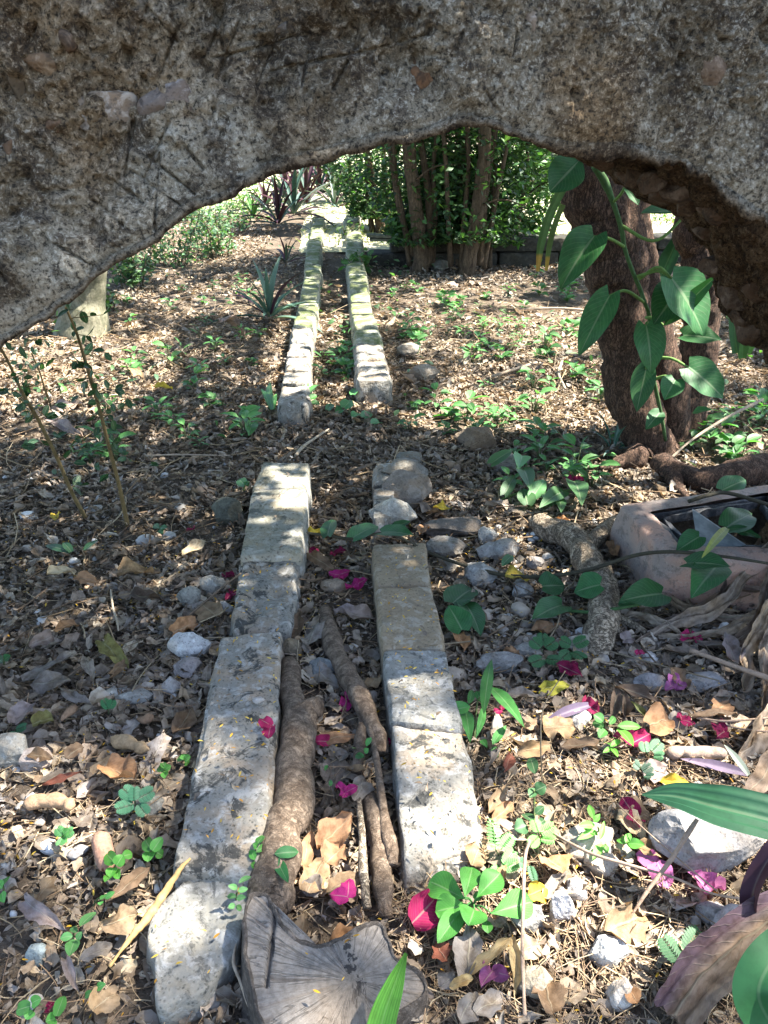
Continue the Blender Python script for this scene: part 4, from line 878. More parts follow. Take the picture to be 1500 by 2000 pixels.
L_(1385,1800,50,34,40,'grey stone tucked left of the pale lilac one',(.7,.7,.72),seed=31)
L_(1094,1792,44,76,40,'white sunlit stone right of the eight-leaved seedling',(1.25,1.25,1.3),seed=32)
L_(1122,1752,40,40,34,'white sunlit pebble above the long white stone',(1.3,1.28,1.25),seed=33)
L_(1188,1874,60,50,44,'bluish white rounded stone in the bright patch',(1.2,1.3,1.4),seed=34,chop=.84)
L_(1034,1806,56,44,44,'grey stone just right of the eight-leaved seedling',(.75,.76,.74),seed=35)
L_(1042,1932,56,56,44,'cream stone beside the upright twig at the bottom',(1.05,1.0,.85),seed=36)
L_(1206,1958,44,56,40,'flat white stone at the bottom of the bright patch',(1.2,1.15,1.1),seed=37)
L_(1128,1420,44,34,34,'white rough stone behind the torn tan leaf at right',(1.15,1.15,1.15),seed=38)
L_(1265,1290,34,16,24,'small flat white stone below the cement box',(1.35,1.35,1.35),seed=39)
L_(1418,1237,30,30,24,'white stone with a pink bract against it below the dried straps',(1.4,1.4,1.4),seed=40)
L_(1370,1338,80,26,40,'flat pale grey stone in the litter below the dried straps',(.8,.8,.82),seed=41,facets=14)
L_(1270,1345,56,30,36,'grey stone left of the flat pale one at right',(.65,.64,.66),seed=42)
L_(975,1312,70,34,44,'grey stone half under the grassy seedling by the right wall',(.62,.62,.62),seed=43)
L_(1030,1285,46,26,34,'pale stone under the dark pinnate seedlings right of the wall',(.8,.78,.74),seed=44)
L_(1135,1278,50,36,36,'pale stone at the foot of the flaky root',(.82,.8,.75),seed=45)
L_(632,1324,56,34,36,'dark blue grey stone in the channel between root and branch',(.5,.54,.55),seed=46)
L_(572,1288,34,36,30,'brown earthy stone at the head of the thick root',(.45,.38,.28),seed=47)
L_(676,1388,26,14,18,'tiny bluish white chip under the pink bract in the channel',(1.2,1.25,1.4),seed=48)
L_(652,1152,40,22,26,'cylindrical tan stone beside the dark pink bracts in the channel',(.75,.62,.48),seed=49,chop=.86)
L_(828,742,56,34,50,'brown stone beside the front block of the far right wall',(.6,.56,.5),seed=50)
L_(800,690,40,24,40,'grey stone right of the far right wall',(.7,.68,.64),seed=51)
L_(930,868,64,40,60,'dark brown broken stone in the sunlit strip left of the leaning tree',(.5,.4,.3),seed=52)
L_(858,526,34,20,40,'mossy stone at the foot of the thicket',(.5,.5,.44),seed=53)
L_(905,505,26,30,40,'stone wedged between the thicket trunks',(.6,.58,.5),seed=54)
L_(1176,1700,60,40,44,'tan sunlit stone among the dry grass in the bright patch',(1.0,.92,.8),seed=55)
L_(1150,1660,100,46,60,'long pale sloping stone in the bright patch above the sunlit leaf',(1.0,.95,.88),seed=56)
L_(510,1440,20,14,14,'stone chip on top of the big left slab',(1.0,1.0,1.0),seed=57,z=.095)
L_(690,1276,18,14,14,'small white chip in the channel right of the smooth branch',(1.2,1.2,1.2),seed=58)
L_(990,915,44,34,40,'pale stone in the sun flecks behind the rubble',(.85,.78,.72),seed=59)
L_(800,905,40,26,40,'dark stone at the far corner of the broken right wall',(.5,.5,.46),seed=60)

# ------------------------------------------------------------------ fallen leaves that stand out
TAN, BRN, GRY, MAU, DRK, ORG, CRM, YEL, RED, OLV = (.32,.225,.135), (.18,.12,.075), (.25,.22,.195), (.28,.225,.21), (.085,.06,.045), (.36,.205,.11), (.52,.42,.28), (.62,.45,.05), (.20,.07,.045), (.20,.19,.07)
def dleaf(x1, y1, x2, y2, w, c, label, shape='oval', fold=.25, bend=.5, curl=.3, rip=.2, z=.02, zt=None, roll=0.0, name='fallen_leaf', cat='leaf', mat='dry', seed=None, nl=12, nw=9, up=None):
    sd = seed if seed is not None else int(x1 * 7 + y1 * 13) % 9973
    rs = np.random.RandomState(sd); a = px(x1, y1, z); b = px(x2, y2, z if zt is None else zt); L = np.linalg.norm(b - a); m = mpp((x1 + x2) / 2, (y1 + y2) / 2, z)
    V, F, U = leaf(L * (1 + .12 * abs(bend)), w * m * 1.15, shape, nl, nw, fold, bend, curl, rip, rs)
    V[:, 1] *= 1 + .35 * fbm(np.stack([U[:, 0] * 5, U[:, 1] * 2.5, np.full(len(U), sd * .37)], 1), 3, 5); V[:, 2] += .05 * L * fbm(np.stack([U[:, 0] * 4, U[:, 1] * 3, np.full(len(U), sd * .7)], 1), 2, 6)
    V = V - np.array([0, 0, V[:, 2].min()]) * .6
    V = place(V, a + np.array([0, 0, .0]), b, (rs.uniform(-.2, .2), -.35 + rs.uniform(-.2, .2), 1) if up is None else up, roll)
    V = V + .0022 * np.stack([fbm(V * 60, 3, i) for i in (1, 2, 3)], 1)
    gr = gz(V[:, 0], V[:, 1]) + .003; lo = (gr - V[:, 2]).max()
    if lo > 0: V[:, 2] += lo * .7
    o = mk(name, V, F, M[mat], np.tile(np.array(c, float), (len(V), 1)), U); return tag(o, label, cat)
DL = [
 (230,1140,296,1112,46,TAN,'large pale tan wrinkled leaf lying in the dark litter at left'),(95,1135,148,1112,30,CRM,'long cream leaf left of the wrinkled tan one'),(152,1140,192,1134,24,ORG,'small orange leaf in the shade at far left'),(246,1180,320,1165,46,DRK,'big dark curled leaf in shade just below the wrinkled tan one'),
 (395,1180,432,1215,44,TAN,'folded tan leaf beside the left wall below the round stones'),(340,1240,386,1216,34,ORG,'torn orange brown leaf left of the left wall'),(108,1245,155,1215,26,ORG,'crumpled orange leaf in deep shade at left'),(355,1085,402,1062,24,CRM,'curled pale leaf above the left shade, right of the saplings'),
 (438,672,478,650,26,MAU,'large mauve grey leaf lying beside the purple plant rosette'),(105,800,160,790,24,MAU,'pale mauve curled leaf in the left sun patch'),(92,822,160,850,22,MAU,'long curled mauve sheath in front of the left sun patch'),(305,760,336,758,16,YEL,'yellow leaf on the ground left of the far walls'),
 (112,1032,112,1002,18,YEL,'yellow green leaf hanging low beside the sapling stem'),(598,1048,636,1042,22,YEL,'yellow leaf in the channel between the wall ends'),(254,730,282,738,16,TAN,'tan leaf lying beyond the saplings'),
 (205,1495,265,1540,58,ORG,'frilly curled orange leaf at left of the big left slab'),(72,1765,108,1712,30,TAN,'upright pale tan leaf at the lower left'),(68,1770,120,1812,38,MAU,'mauve grey leaf below the upright tan one'),(220,1765,292,1690,30,BRN,'long dark brown leaf right of the bright green seedlings'),(195,1810,268,1785,44,TAN,'broad tan leaf scattered with yellow leaflets at lower left'),
 (158,1880,222,1845,28,GRY,'grey rolled leaf at the lower left'),(178,1980,228,1935,46,TAN,'rounded tan leaf near the bottom left'),(235,1905,272,1875,30,CRM,'cream angular leaf next to the long orange straw'),(136,1892,152,1935,20,MAU,'narrow purple grey leaf near the bottom left'),(60,1478,100,1480,22,BRN,'dull brown leaf above the pale left stone'),
 (132,1482,162,1458,28,BRN,'reddish brown leaf standing at left'),(82,1532,160,1510,14,RED,'long dark red leaf lying at left'),(62,1420,104,1402,34,OLV,'olive yellow leaf in the left shade'),(340,1435,374,1392,36,BRN,'brown leaf leaning on the left wall'),(30,1415,70,1375,40,MAU,'pale grey leaf near the left edge'),
 (120,1350,180,1380,20,GRY,'long grey leaf in the left shade'),(44,1330,150,1290,30,GRY,'broad dull grey leaf flat in the left shade'),(62,1338,140,1330,36,GRY,'wide grey brown leaf below the flat dull one at left'),(208,1262,246,1298,36,OLV,'curled olive leaf left of the white crumbly chunk'),(166,1298,182,1332,20,GRY,'small oval grey leaf in the left shade'),(212,1322,258,1286,16,BRN,'thin curved brown leaf above the tilted white shard'),(60,1265,108,1240,30,MAU,'pale arched leaf at the left in shade'),
 (620,1660,684,1600,56,ORG,'largest curled orange tan leaf in the channel'),(632,1690,676,1652,50,ORG,'round crumpled tan leaf just below the largest channel leaf'),(600,1745,630,1680,48,TAN,'upright tan leaf heap against the thick root'),(640,1745,704,1708,36,TAN,'wide curled tan leaf beside the pale stick'),(592,1690,606,1628,30,ORG,'narrow orange leaf beside the thick root'),
 (598,1750,625,1712,36,GRY,'greyish curled leaf under the tan leaf heap'),(690,1575,712,1518,42,GRY,'grey curved leaf at the top of the channel leaf heap'),(664,1490,680,1470,34,GRY,'small grey leaf above the channel leaf heap'),(608,1270,628,1200,42,GRY,'large pale grey bark-like leaf at the head of the channel'),(652,1200,734,1212,36,MAU,'long mauve leaf lying across the channel head'),
 (620,1452,708,1434,22,ORG,'twisted orange leaf across the channel below the pink bract'),(676,1505,718,1512,18,TAN,'small tan curl in the channel near the thin branch'),(720,1350,744,1320,26,TAN,'pale tan leaf against the right wall'),(575,1270,596,1245,26,TAN,'tan curl beside the left wall corner'),(606,1310,660,1340,34,GRY,'grey folded leaf in the channel between root and branch'),
 (640,1845,718,1828,44,ORG,'tan curled leaf behind the notch of the stump'),(588,1822,596,1780,22,TAN,'small upright brown leaf inside the notch of the stump'),(576,1250,590,1200,30,BRN,'dark brown leaf beside the broken left wall'),(612,1095,650,1110,24,BRN,'brown leaf among the dark pink bracts'),
 (1008,1474,1080,1452,34,TAN,'golden tan curled leaf right of the right wall'),(1062,1430,1122,1420,56,TAN,'torn tan leaf with pointed lobes right of the right wall'),(1092,1462,1166,1456,26,BRN,'ragged brown leaf below the torn tan one'),(1262,1422,1312,1400,54,ORG,'triangular orange leaf with a hole at right'),(1392,1400,1424,1372,36,ORG,'pointed orange leaf near the right edge'),
 (982,1512,1000,1470,22,RED,'dark reddish leaf beside the right wall'),(952,1590,984,1535,30,TAN,'tan twisted leaf against the right wall'),(962,1602,1002,1570,28,ORG,'orange brown leaf under the tan twisted one'),(1172,1818,1256,1790,74,TAN,'large sunlit tan leaf with small holes in the bright patch'),(912,1902,918,1806,52,GRY,'large grey brown oval leaf below the eight-leaved seedling'),
 (1254,1520,1300,1498,48,MAU,'pinkish grey round leaf near the broad green leaf'),(1292,1536,1346,1528,26,YEL,'ochre yellow leaf at the base of the broad green leaf'),(1236,1658,1318,1668,34,TAN,'flat orange tan leaf left of the big boulder'),(1424,1742,1462,1716,22,TAN,'thin tan leaf right of the big boulder'),
 (985,1358,1060,1362,26,GRY,'greyish curled leaf near the yellow green one'),(1060,1346,1114,1338,26,(.36,.34,.05),'yellow green leaf bent over a pink bract'),(1322,1850,1394,1900,62,CRM,'large cream sunlit leaf behind a pinnate leaflet at lower right'),(1005,1862,1056,1846,40,CRM,'cream leaf beside the upright twig'),(1030,1752,1066,1732,44,YEL,'bright yellow leaf right of the eight-leaved seedling'),
 (920,1690,940,1640,34,TAN,'tan leaf at the near end of the right wall'),(985,1145,1036,1122,36,(.44,.33,.05),'yellow and green leaf on bare soil right of the wall'),(1045,1232,1096,1220,24,ORG,'orange rolled leaf below the heart leaves'),(1330,1600,1290,1560,30,GRY,'grey leaf shaded by the broad green leaf'),(1268,1600,1202,1570,42,TAN,'tan curled leaf behind the magenta bract at right'),
 (1205,1595,1260,1640,40,CRM,'pale cream leaf under the magenta bract at right'),(895,1245,905,1270,30,ORG,'orange leaf at the edge of the right wall'),(985,1284,1010,1270,28,ORG,'small orange leaf right of the wall in shade'),(1210,1255,1240,1242,22,MAU,'pale leaf beside the flaky root'),(820,1060,832,1020,22,ORG,'small curled orange leaf at the broken wall end'),
 (845,996,880,990,18,YEL,'yellow leaf behind the flat dark slab'),(1085,1015,1112,1022,18,ORG,'orange leaf at the tip of the flaky root'),(1200,1085,1196,1058,22,ORG,'orange leaf stuck on the cement box side'),(1440,1300,1410,1250,40,MAU,'greyish leaf on edge below the dried straps'),(1360,1412,1440,1390,22,BRN,'long brown pod-like leaf near the right edge'),
 (1345,1345,1310,1310,30,BRN,'brown leaf beside the flat pale stone at right'),(860,1930,890,1900,30,GRY,'dull leaf right of the stump'),(890,2000,930,1940,40,GRY,'grey leaf at the bottom right of the stump'),(930,1985,985,1945,40,GRY,'curved grey leaf under the striped curl'),(1080,1985,1060,1920,60,BRN,'wide brown leaf at the bottom beside the cream stone'),
 (970,1735,990,1690,24,TAN,'tan leaf above the bright yellow one'),(1240,1960,1222,1925,30,ORG,'orange leaf beside the flat white stone'),(870,1880,850,1840,34,RED,'dark brown leaf beside the magenta bract and stump'),(1095,1720,1060,1670,50,ORG,'sunlit orange brown leaf above the white stone'),
]
SH = ['oval', 'oval', 'lance', 'bract', 'oval', 'heart']
for i, (x1, y1, x2, y2, w, c, lab) in enumerate(DL):
    rg = random.Random(i); dleaf(x1, y1, x2, y2, w, tuple(np.array(c) * (.8 + .2 * ((i * 7) % 4) / 3)), lab, SH[i % 6], fold=rg.uniform(.05, .5), bend=rg.uniform(-.5, 1.1), curl=rg.uniform(-.2, .9), rip=rg.uniform(.1, .35), z=.02 if w < 40 else .026, zt=.018 + rg.uniform(0, .022), roll=rg.uniform(-.45, .45))
# the striped rolled leaves
for (x1, y1, x2, y2, w, lab) in ((990,1845,912,1905,30,'striped rolled tan leaf left of the upright twig'),(995,1848,1012,1935,30,'striped rolled tan leaf hanging beside the upright twig'),(922,1915,880,1925,28,'short striped curl right of the stump')):
    o = dleaf(x1, y1, x2, y2, w, (.46,.34,.17), lab, 'lance', .5, .9, 1.2, .05, .035)
# ------------------------------------------------------------------ bougainvillea bracts
PK, MG, DP, LV = (.40,.025,.16), (.36,.022,.10), (.20,.012,.06), (.40,.13,.30)
BR_ = [(535,1493,42,MG,'red pink bract hanging between the left slab and the thick root'),(678,1388,48,PK,'magenta frilled bract in the channel beside the branch stub'),(620,1470,36,MG,'pink bract right of the thick root below its stub'),(675,1587,36,PK,'pink bract on the largest curled channel leaf'),(680,1792,46,PK,'pink bract behind the stump notch'),
 (807,1822,64,MG,'big bright pink bract right of the stump'),(960,1918,56,LV,'crumpled pale pink bract right of the striped curls'),(1232,1474,56,MG,'vivid red pink sunlit bract at right'),(1238,1622,58,DP,'dark magenta bract left of the big boulder'),(1278,1710,64,LV,'lilac pink bract crossed by thin twigs'),
 (1380,1768,84,LV,'largest lilac bract right of the crossing twigs'),(1392,1618,60,PK,'bract peeping out under the broad green leaf'),(1470,1650,50,DP,'dull red bract at the right edge above the boulder'),(1328,1427,30,MG,'small magenta bract beside the triangular orange leaf'),(1410,1450,52,DP,'dull crimson bract above the fuzzy pod at right'),
 (1312,1355,38,LV,'dusky pink bract near the grey stones at right'),(1140,1400,44,DP,'dusky plum bract beside the white rough stone'),(977,1410,24,MG,'small red bract under the grassy seedling'),(1110,1332,40,DP,'dark pink bract behind the yellow green bent leaf'),
 (376,1042,24,MG,'small pink bract alone in the left litter'),(443,1135,24,DP,'dark bract left of the broken left wall'),(454,1176,24,DP,'dark red bract touching the broken left wall'),(618,1095,32,DP,'faded pink bract at the left of the channel head'),(658,1090,30,DP,'dusky bract behind the pair of purple ones'),(664,1138,28,PK,'purple pink bract second of the channel head pair'),(690,1162,38,PK,'purple bract lowest at the channel head'),
 (1347,1257,38,MG,'flat pink bract below the dried straps'),(1434,1234,30,DP,'plum bract against the white stone below the straps'),(1243,1292,22,MG,'tiny pink bract beside the small flat white stone'),(1120,950,28,MG,'pink bract in the sun flecks below the leaning tree'),(886,1232,22,DP,'dark bract behind the cluster of heart leaves'),(95,1977,26,DP,'dark red bract near the bottom left corner'),(762,1470,20,DP,'bract wedged against the inside of the right wall')]
for i, (x, y, w, c, lab) in enumerate(BR_):
    rs = np.random.RandomState(900 + i); m = mpp(x, y); p = px(x, y); ac = Acc(); a0 = rs.uniform(0, 6.28); n = 1 if (x, y) == (807, 1822) else 2 if (w > 40 or i % 3) else 3
    zz0 = .10 if (x, y) == (535, 1493) else (.055 if 600 < x < 700 and y > 1500 else .03)
    base = np.array([p[0], p[1], g1(p[0], p[1]) + zz0])
    for j in range(n):
        an = a0 + j * 6.28 / 3 + rs.uniform(-.4, .4); L = w * m * (rs.uniform(.62, .9) if n > 1 else 1.15)
        V, F, U = leaf(L, L * rs.uniform(.75, 1.0), 'bract', 9, 9, rs.uniform(0, .5), rs.uniform(-.4, 1.0), rs.uniform(-.6, 1.0), .32, rs)
        off = np.array([math.cos(an), math.sin(an), 0]) * L * -.05
        V = place(V, base + off, base + off + np.array([math.cos(an), math.sin(an), rs.uniform(-.15, .5)]) * L, (rs.uniform(-.5, .5), -.5 + rs.uniform(-.4, .4), 1))
        ac.add(V, F, np.array(c) * rs.uniform(.8, 1.2), U)
    o = ac.build('bougainvillea_bract', M['bract']); tag(o, lab, 'bract', 'fallen pink bracts')
# ------------------------------------------------------------------ pods, sticks
def pod(rows, label, c=(.36,.235,.14)):
    P = zpx(rows); V, F, U = tube(P, 40, 16, 0, 1, 0); C = V.mean(0); V[:, 2] = px(0, 0, 0)[2] + np.where(True, V[:, 2], 0)
    V = V + .0012 * np.stack([fbm(V * 90, 2, i) for i in (1, 2, 3)], 1)
    return tag(mk('seed_pod', V, F, M['pod'], np.tile(np.array(c), (len(V), 1))), label, 'seed pod')
pod([(44,1572,.018,4),(56,1566,.022,26),(76,1564,.022,30),(88,1566,.022,24),(104,1566,.022,30),(122,1568,.022,26),(130,1570,.022,20),(140,1573,.02,28),(148,1575,.018,6)], 'long fuzzy lobed seed pod lying level at lower left')
pod([(218,1440,.018,8),(232,1446,.022,28),(250,1452,.022,28),(262,1458,.022,20),(276,1462,.022,24),(292,1464,.02,6)], 'tan seed pod slanting left of the big left slab', (.33,.23,.13))
pod([(196,1630,.02,20),(202,1645,.026,34),(208,1670,.026,36),(212,1690,.024,32),(214,1702,.02,14)], 'broad pinkish upright seed pod at lower left', (.38,.21,.14))
pod([(120,1408,.015,6),(130,1396,.02,16),(142,1385,.02,14),(150,1382,.015,5)], 'short brown seed pod in the left shade', (.26,.165,.10))
pod([(268,1404,.015,6),(280,1405,.02,16),(292,1402,.02,18),(298,1400,.015,6)], 'small curled seed pod left of the left wall', (.24,.15,.09))
pod([(1302,1472,.025,10),(1314,1470,.03,26),(1332,1470,.03,22),(1346,1472,.03,26),(1380,1472,.03,26),(1408,1472,.03,20),(1416,1470,.025,6)], 'fuzzy grey tan pod lying level at the right', (.30,.22,.17))
pod([(1012,1652,.01,6),(1020,1640,.015,12)], 'tiny pod tip in the dry grass', (.3,.2,.12))
TW['twig'] = (.42,.27,.11)
branch([(372,1676,.075,6),(350,1700,.065,12),(318,1748,.045,15),(280,1800,.03,15),(250,1840,.025,11),(214,1888,.02,5)], 'split orange straw stalk slanting over the lower left', 'twig', n=50, k=9, rough=.3, name='dry_stalk', seed=31, cat='stalk', rf=60)
TW['twig'] = (.15,.11,.075)
branch([(304,1250,.01,5),(370,1200,.03,6),(430,1150,.05,5),(470,1120,.095,4)], 'thin dark stick leaning on the broken left wall', 'twig', 40, 8, .1, 'thin_stick', 32, 'stick')
branch([(130,1322,.012,6),(200,1275,.02,7),(262,1248,.02,6),(310,1240,.012,4)], 'straight grey stick in the deep shade at left', 'twig', 40, 8, .1, 'thin_stick', 33, 'stick')
TW['twig'] = (.40,.33,.24)
branch([(217,1152,.02,5),(220,1185,.025,6),(228,1212,.022,6),(231,1232,.02,4)], 'pale bent twig standing out in the left shade', 'twig', 30, 8, .1, 'thin_stick', 34, 'stick')
branch([(578,890,.02,9),(590,875,.03,9),(612,858,.03,7),(642,838,.02,5)], 'pale stick behind the far end of the near left wall', 'twig', 30, 8, .1, 'thin_stick', 35, 'stick')
TW['twig'] = (.30,.215,.155)
branch([(1034,1640,.10,10),(1026,1675,.085,9),(1022,1760,.07,11),(1020,1850,.06,11),(1022,1930,.045,11),(1024,1985,.03,12)], 'upright brown twig in front of the bright patch', 'twig', 50, 10, .12, 'thin_stick', 36, 'stick')
branch([(1080,1628,.03,8),(1150,1665,.06,8),(1230,1690,.075,9),(1310,1712,.075,8),(1390,1745,.07,7),(1460,1757,.06,5)], 'long thin pale twig crossing the lilac bracts', 'twig', 60, 9, .12, 'thin_stick', 37, 'stick')
branch([(1225,1800,.02,5),(1265,1740,.06,10),(1310,1680,.10,13),(1345,1625,.135,13),(1362,1600,.15,11)], 'brown twig slanting up over the big boulder', 'twig', 50, 10, .12, 'thin_stick', 38, 'stick')
branch([(1205,1570,.05,4),(1270,1630,.08,4),(1340,1690,.09,4),(1400,1740,.06,4)], 'hair thin reddish twig before the big boulder', 'twig', 40, 6, .1, 'thin_stick', 39, 'stick')
branch([(1350,1270,.05,14),(1420,1295,.06,15),(1500,1325,.07,15),(1560,1350,.07,14)], 'brown stick below the dried straps at the right edge', 'twig', 40, 10, .12, 'thin_stick', 40, 'stick')
branch([(1360,1402,.035,7),(1420,1408,.045,7),(1500,1402,.05,6),(1560,1395,.05,6)], 'level twig near the pointed orange leaf', 'twig', 40, 9, .12, 'thin_stick', 41, 'stick')
branch([(1385,1408,.03,6),(1440,1422,.035,6),(1510,1430,.04,6)], 'second level twig just below the first at the right', 'twig', 40, 9, .12, 'thin_stick', 42, 'stick')
TW['twig'] = (.17,.135,.09)
branch([(1405,1330,.04,4),(1100,1252,.02,5),(960,1250,.02,5),(830,1262,.1,4)], 'long low twig crossing right of the right wall in shade', 'twig', 60, 8, .1, 'thin_stick', 43, 'stick')
branch([(1060,1540,.02,4),(1056,1450,.14,4),(1062,1380,.2,3),(1104,1310,.26,3)], 'wiry upright stalk right of the right wall', 'twig', 40, 6, .05, 'thin_stick', 44, 'stick')
TW['twig'] = (.33,.26,.19)
branch([(1100,700,.02,7),(1092,730,.03,8),(1104,760,.02,7)], 'crooked pale stick in the mid ground left of the leaning tree', 'twig', 30, 8, .1, 'thin_stick', 45, 'stick')
branch([(960,735,.02,8),(1010,720,.03,9),(1048,708,.02,7)], 'pale stick lying level in the mid ground', 'twig', 30, 8, .1, 'thin_stick', 46, 'stick')
branch([(1015,604,.02,6),(1090,602,.03,6),(1150,606,.02,6)], 'long straight stick far behind in front of the thicket', 'twig', 30, 8, .1, 'thin_stick', 47, 'stick')
branch([(1300,905,.03,6),(1350,860,.08,7),(1420,815,.13,8),(1490,780,.16,8)], 'slanting stick behind the flaky root near the tree foot', 'twig', 30, 8, .1, 'thin_stick', 48, 'stick')
branch([(160,790,.02,5),(205,775,.03,6),(240,770,.02,5)], 'stick lying in the left sun patch', 'twig', 30, 8, .1, 'thin_stick', 49, 'stick')
branch([(285,890,.01,5),(360,888,.02,5),(450,890,.01,4)], 'level stick on the bare ground beyond the sapling stems', 'twig', 30, 8, .1, 'thin_stick', 50, 'stick')
branch([(0,1375,.02,20),(30,1385,.025,18),(70,1390,.025,16),(100,1390,.02,10)], 'reddish brown stick at the left edge', 'twig', 30, 10, .1, 'thin_stick', 51, 'stick')
branch([(462,1840,.03,7),(456,1880,.035,9),(470,1920,.03,10),(486,1965,.02,9)], 'stiff dry stem beside the stump and flat slab', 'twig', 30, 9, .15, 'thin_stick', 52, 'stick')
# ------------------------------------------------------------------ living plants
def lpart(parent, a, b, w, shape='oval', c=(.05, .13, .03), mat='live', fold=.25, bend=.4, curl=.1, rip=.05, up=(0, -.5, 1), roll=0., nl=12, nw=7, name='leaf', seed=0, side=0.):
    a, b = np.asarray(a, float), np.asarray(b, float); L = np.linalg.norm(b - a); rs = np.random.RandomState(seed + 1)
    V, F, U = leaf(L * (1 + .1 * abs(bend)), w, shape, nl, nw, fold, bend, curl, rip, rs, side)
    e = V[np.argmax(V[:, 0])].copy(); t = math.atan2(e[2], e[0]); c_, s_ = math.cos(-t), math.sin(-t)
    V = np.stack([V[:, 0] * c_ - V[:, 2] * s_, V[:, 1], V[:, 0] * s_ + V[:, 2] * c_], 1)   # chord onto the axis
    V = place(V, a, b, up, roll)
    return mk(name, V, F, M[mat], np.tile(np.array(c, float), (len(V), 1)), U, parent=parent)
def stem(parent, P, c=(.09, .16, .04), n=24, k=7, name='stem', rough=.04):
    V, F, U = tube(P, n, k, rough, 60, 3); return mk(name, V, F, M['twig'], np.tile(np.array(c, float), (len(V), 1)), U, parent=parent)
HG = (.026, .095, .030)
# climber on the leaning tree
YC = TB[1] - .16; sc_ = lambda x, y, Y: float(proj(py(x, y, Y))[1][0]) / 1600
cl = thing('heart_leaved_climber', 'climbing vine with big heart shaped green leaves on the leaning tree', 'vine', py(1265, 600, YC))
def vp(rows, Y): return [(*py(x, y, Y + dy), w / 2 * sc_(x, y, Y)) for x, y, w, dy in rows]
stem(cl, vp([(1160,325,16,-.02),(1180,355,16,0),(1197,395,10,0),(1214,450,9,0),(1220,482,8,0),(1232,520,8,0),(1250,565,8,.02),(1258,590,8,0),(1268,620,8,.02),(1270,700,8,.02),(1290,800,7,.05),(1300,860,7,.08)], YC), (.045, .095, .03), 60, 10)
CL = [((1132,312),(1074,374),74,'oval',(0,-.8,.5),.3,0),((1160,462),(1098,560),84,'heart',(-.35,-.8,.5),.5,.7),((1190,578),(1132,692),62,'heart',(-.5,-.9,.2),.35,.3),((1345,414),(1254,416),40,'oval',(0,-.6,.8),.5,.3),((1220,366),(1246,400),26,'oval',(.3,-.9,.3),.3,.3),
      ((1312,545),(1375,652),112,'heart',(.25,-.75,.65),.15,.4),((1330,560),(1278,632),78,'heart',(-.1,-.7,.7),.2,.3),((1296,636),(1406,532),34,'lance',(-.3,-.9,.2),.5,.1),((1262,636),(1272,726),64,'heart',(0,-.9,.5),.25,.4),((1262,720),(1244,802),48,'heart',(-.4,-.9,.2),.3,.3),
      ((1345,718),(1412,776),74,'heart',(.2,-.8,.5),.2,.3),((1318,742),(1298,780),46,'heart',(-.1,-.7,.7),.2,.3),((1288,806),(1262,838),32,'heart',(-.3,-.8,.5),.2,.3),((1335,655),(1408,664),50,'heart',(.1,-.7,.8),.3,.3),((1352,806),(1388,800),20,'lance',(0,-.6,.8),.3,.2)]
for i, (a, b, w, shp, up, fo, be) in enumerate(CL):
    dy = -.06 - .02 * (i % 3); A, B_ = py(*a, YC + dy), py(*b, YC + dy - .05)
    lpart(cl, A, B_, w * sc_(*a, YC), shp, np.array(HG) * (1.0 + .15 * ((i * 7) % 3 - 1)), 'glossy', fo, be, .15, .06, up, 0, 18, 13, seed=i)
for a, b, m in [((1220,482),(1160,462),(1190,466)),((1258,590),(1190,578),(1222,568)),((1245,540),(1330,560),(1290,530)),((1248,545),(1312,545),(1285,522)),((1262,640),(1262,636),(1264,630)),((1270,700),(1345,718),(1310,700)),((1275,690),(1262,720),(1268,706)),((1197,395),(1220,366),(1212,380)),((1212,440),(1345,414),(1280,470)),((1280,740),(1318,742),(1300,735)),((1262,620),(1296,636),(1280,622))]:
    stem(cl, vp([(*a,7,0),(*m,6,-.05),(*b,5,-.07)], YC), (.11, .20, .05), 14, 6, 'leaf_stalk')
# long hanging strap left of the leaning tree
hs = thing('hanging_strap_leaf', 'long ribbed strap leaf with yellow tips hanging left of the leaning tree', 'leaf', py(1110, 350, YC))
P_ = np.array([py(x, y, YC - .02) for x, y in [(1112,345),(1098,368),(1082,400),(1068,435),(1056,480),(1050,530)]])
def ribbon(P, W, n=30, nw=5, up=(0, -1, 0.2), cup=.25):
    S = spline(np.hstack([np.asarray(P), np.asarray(W)[:, None]]), n); C = S[:, :3]; T = np.gradient(C, axis=0); T /= np.linalg.norm(T, axis=1)[:, None]
    z = np.asarray(up, float); Z = z[None] - T * (T @ z)[:, None]; Z /= np.linalg.norm(Z, axis=1)[:, None]; Y = np.cross(Z, T)
    t = np.linspace(-1, 1, nw); V = C[:, None] + Y[:, None] * (t[None, :, None] * S[:, 3, None, None] / 2) + Z[:, None] * (np.abs(t)[None, :, None] * cup * S[:, 3, None, None] / 2)
    luv = np.stack(np.broadcast_arrays(np.linspace(0, 1, n)[:, None], (t / 2 + .5)[None]), -1).reshape(-1, 2)
    return V.reshape(-1, 3), gridF(n, nw), luv
m1 = sc_(1080, 430, YC)
V, F, U = ribbon(P_, np.array([14, 18, 17, 17, 15, 7]) * m1, 36, 7)
cc = np.where(U[:, :1] > .86, np.array([.35, .22, .05]), np.array([.07, .14, .045])) * (1 + .2 * np.sin(U[:, 1:] * 30)); mk('blade', V, F, M['strap'], cc, U, parent=hs)
V, F, U = ribbon(P_[2:] + np.array([.03, .01, -.0]), np.array([11, 11, 11, 6]) * m1, 26, 5); cc = np.where(U[:, :1] > .8, np.array([.38, .25, .05]), np.array([.09, .15, .045])); mk('blade', V, F, M['strap'], cc, U, parent=hs)
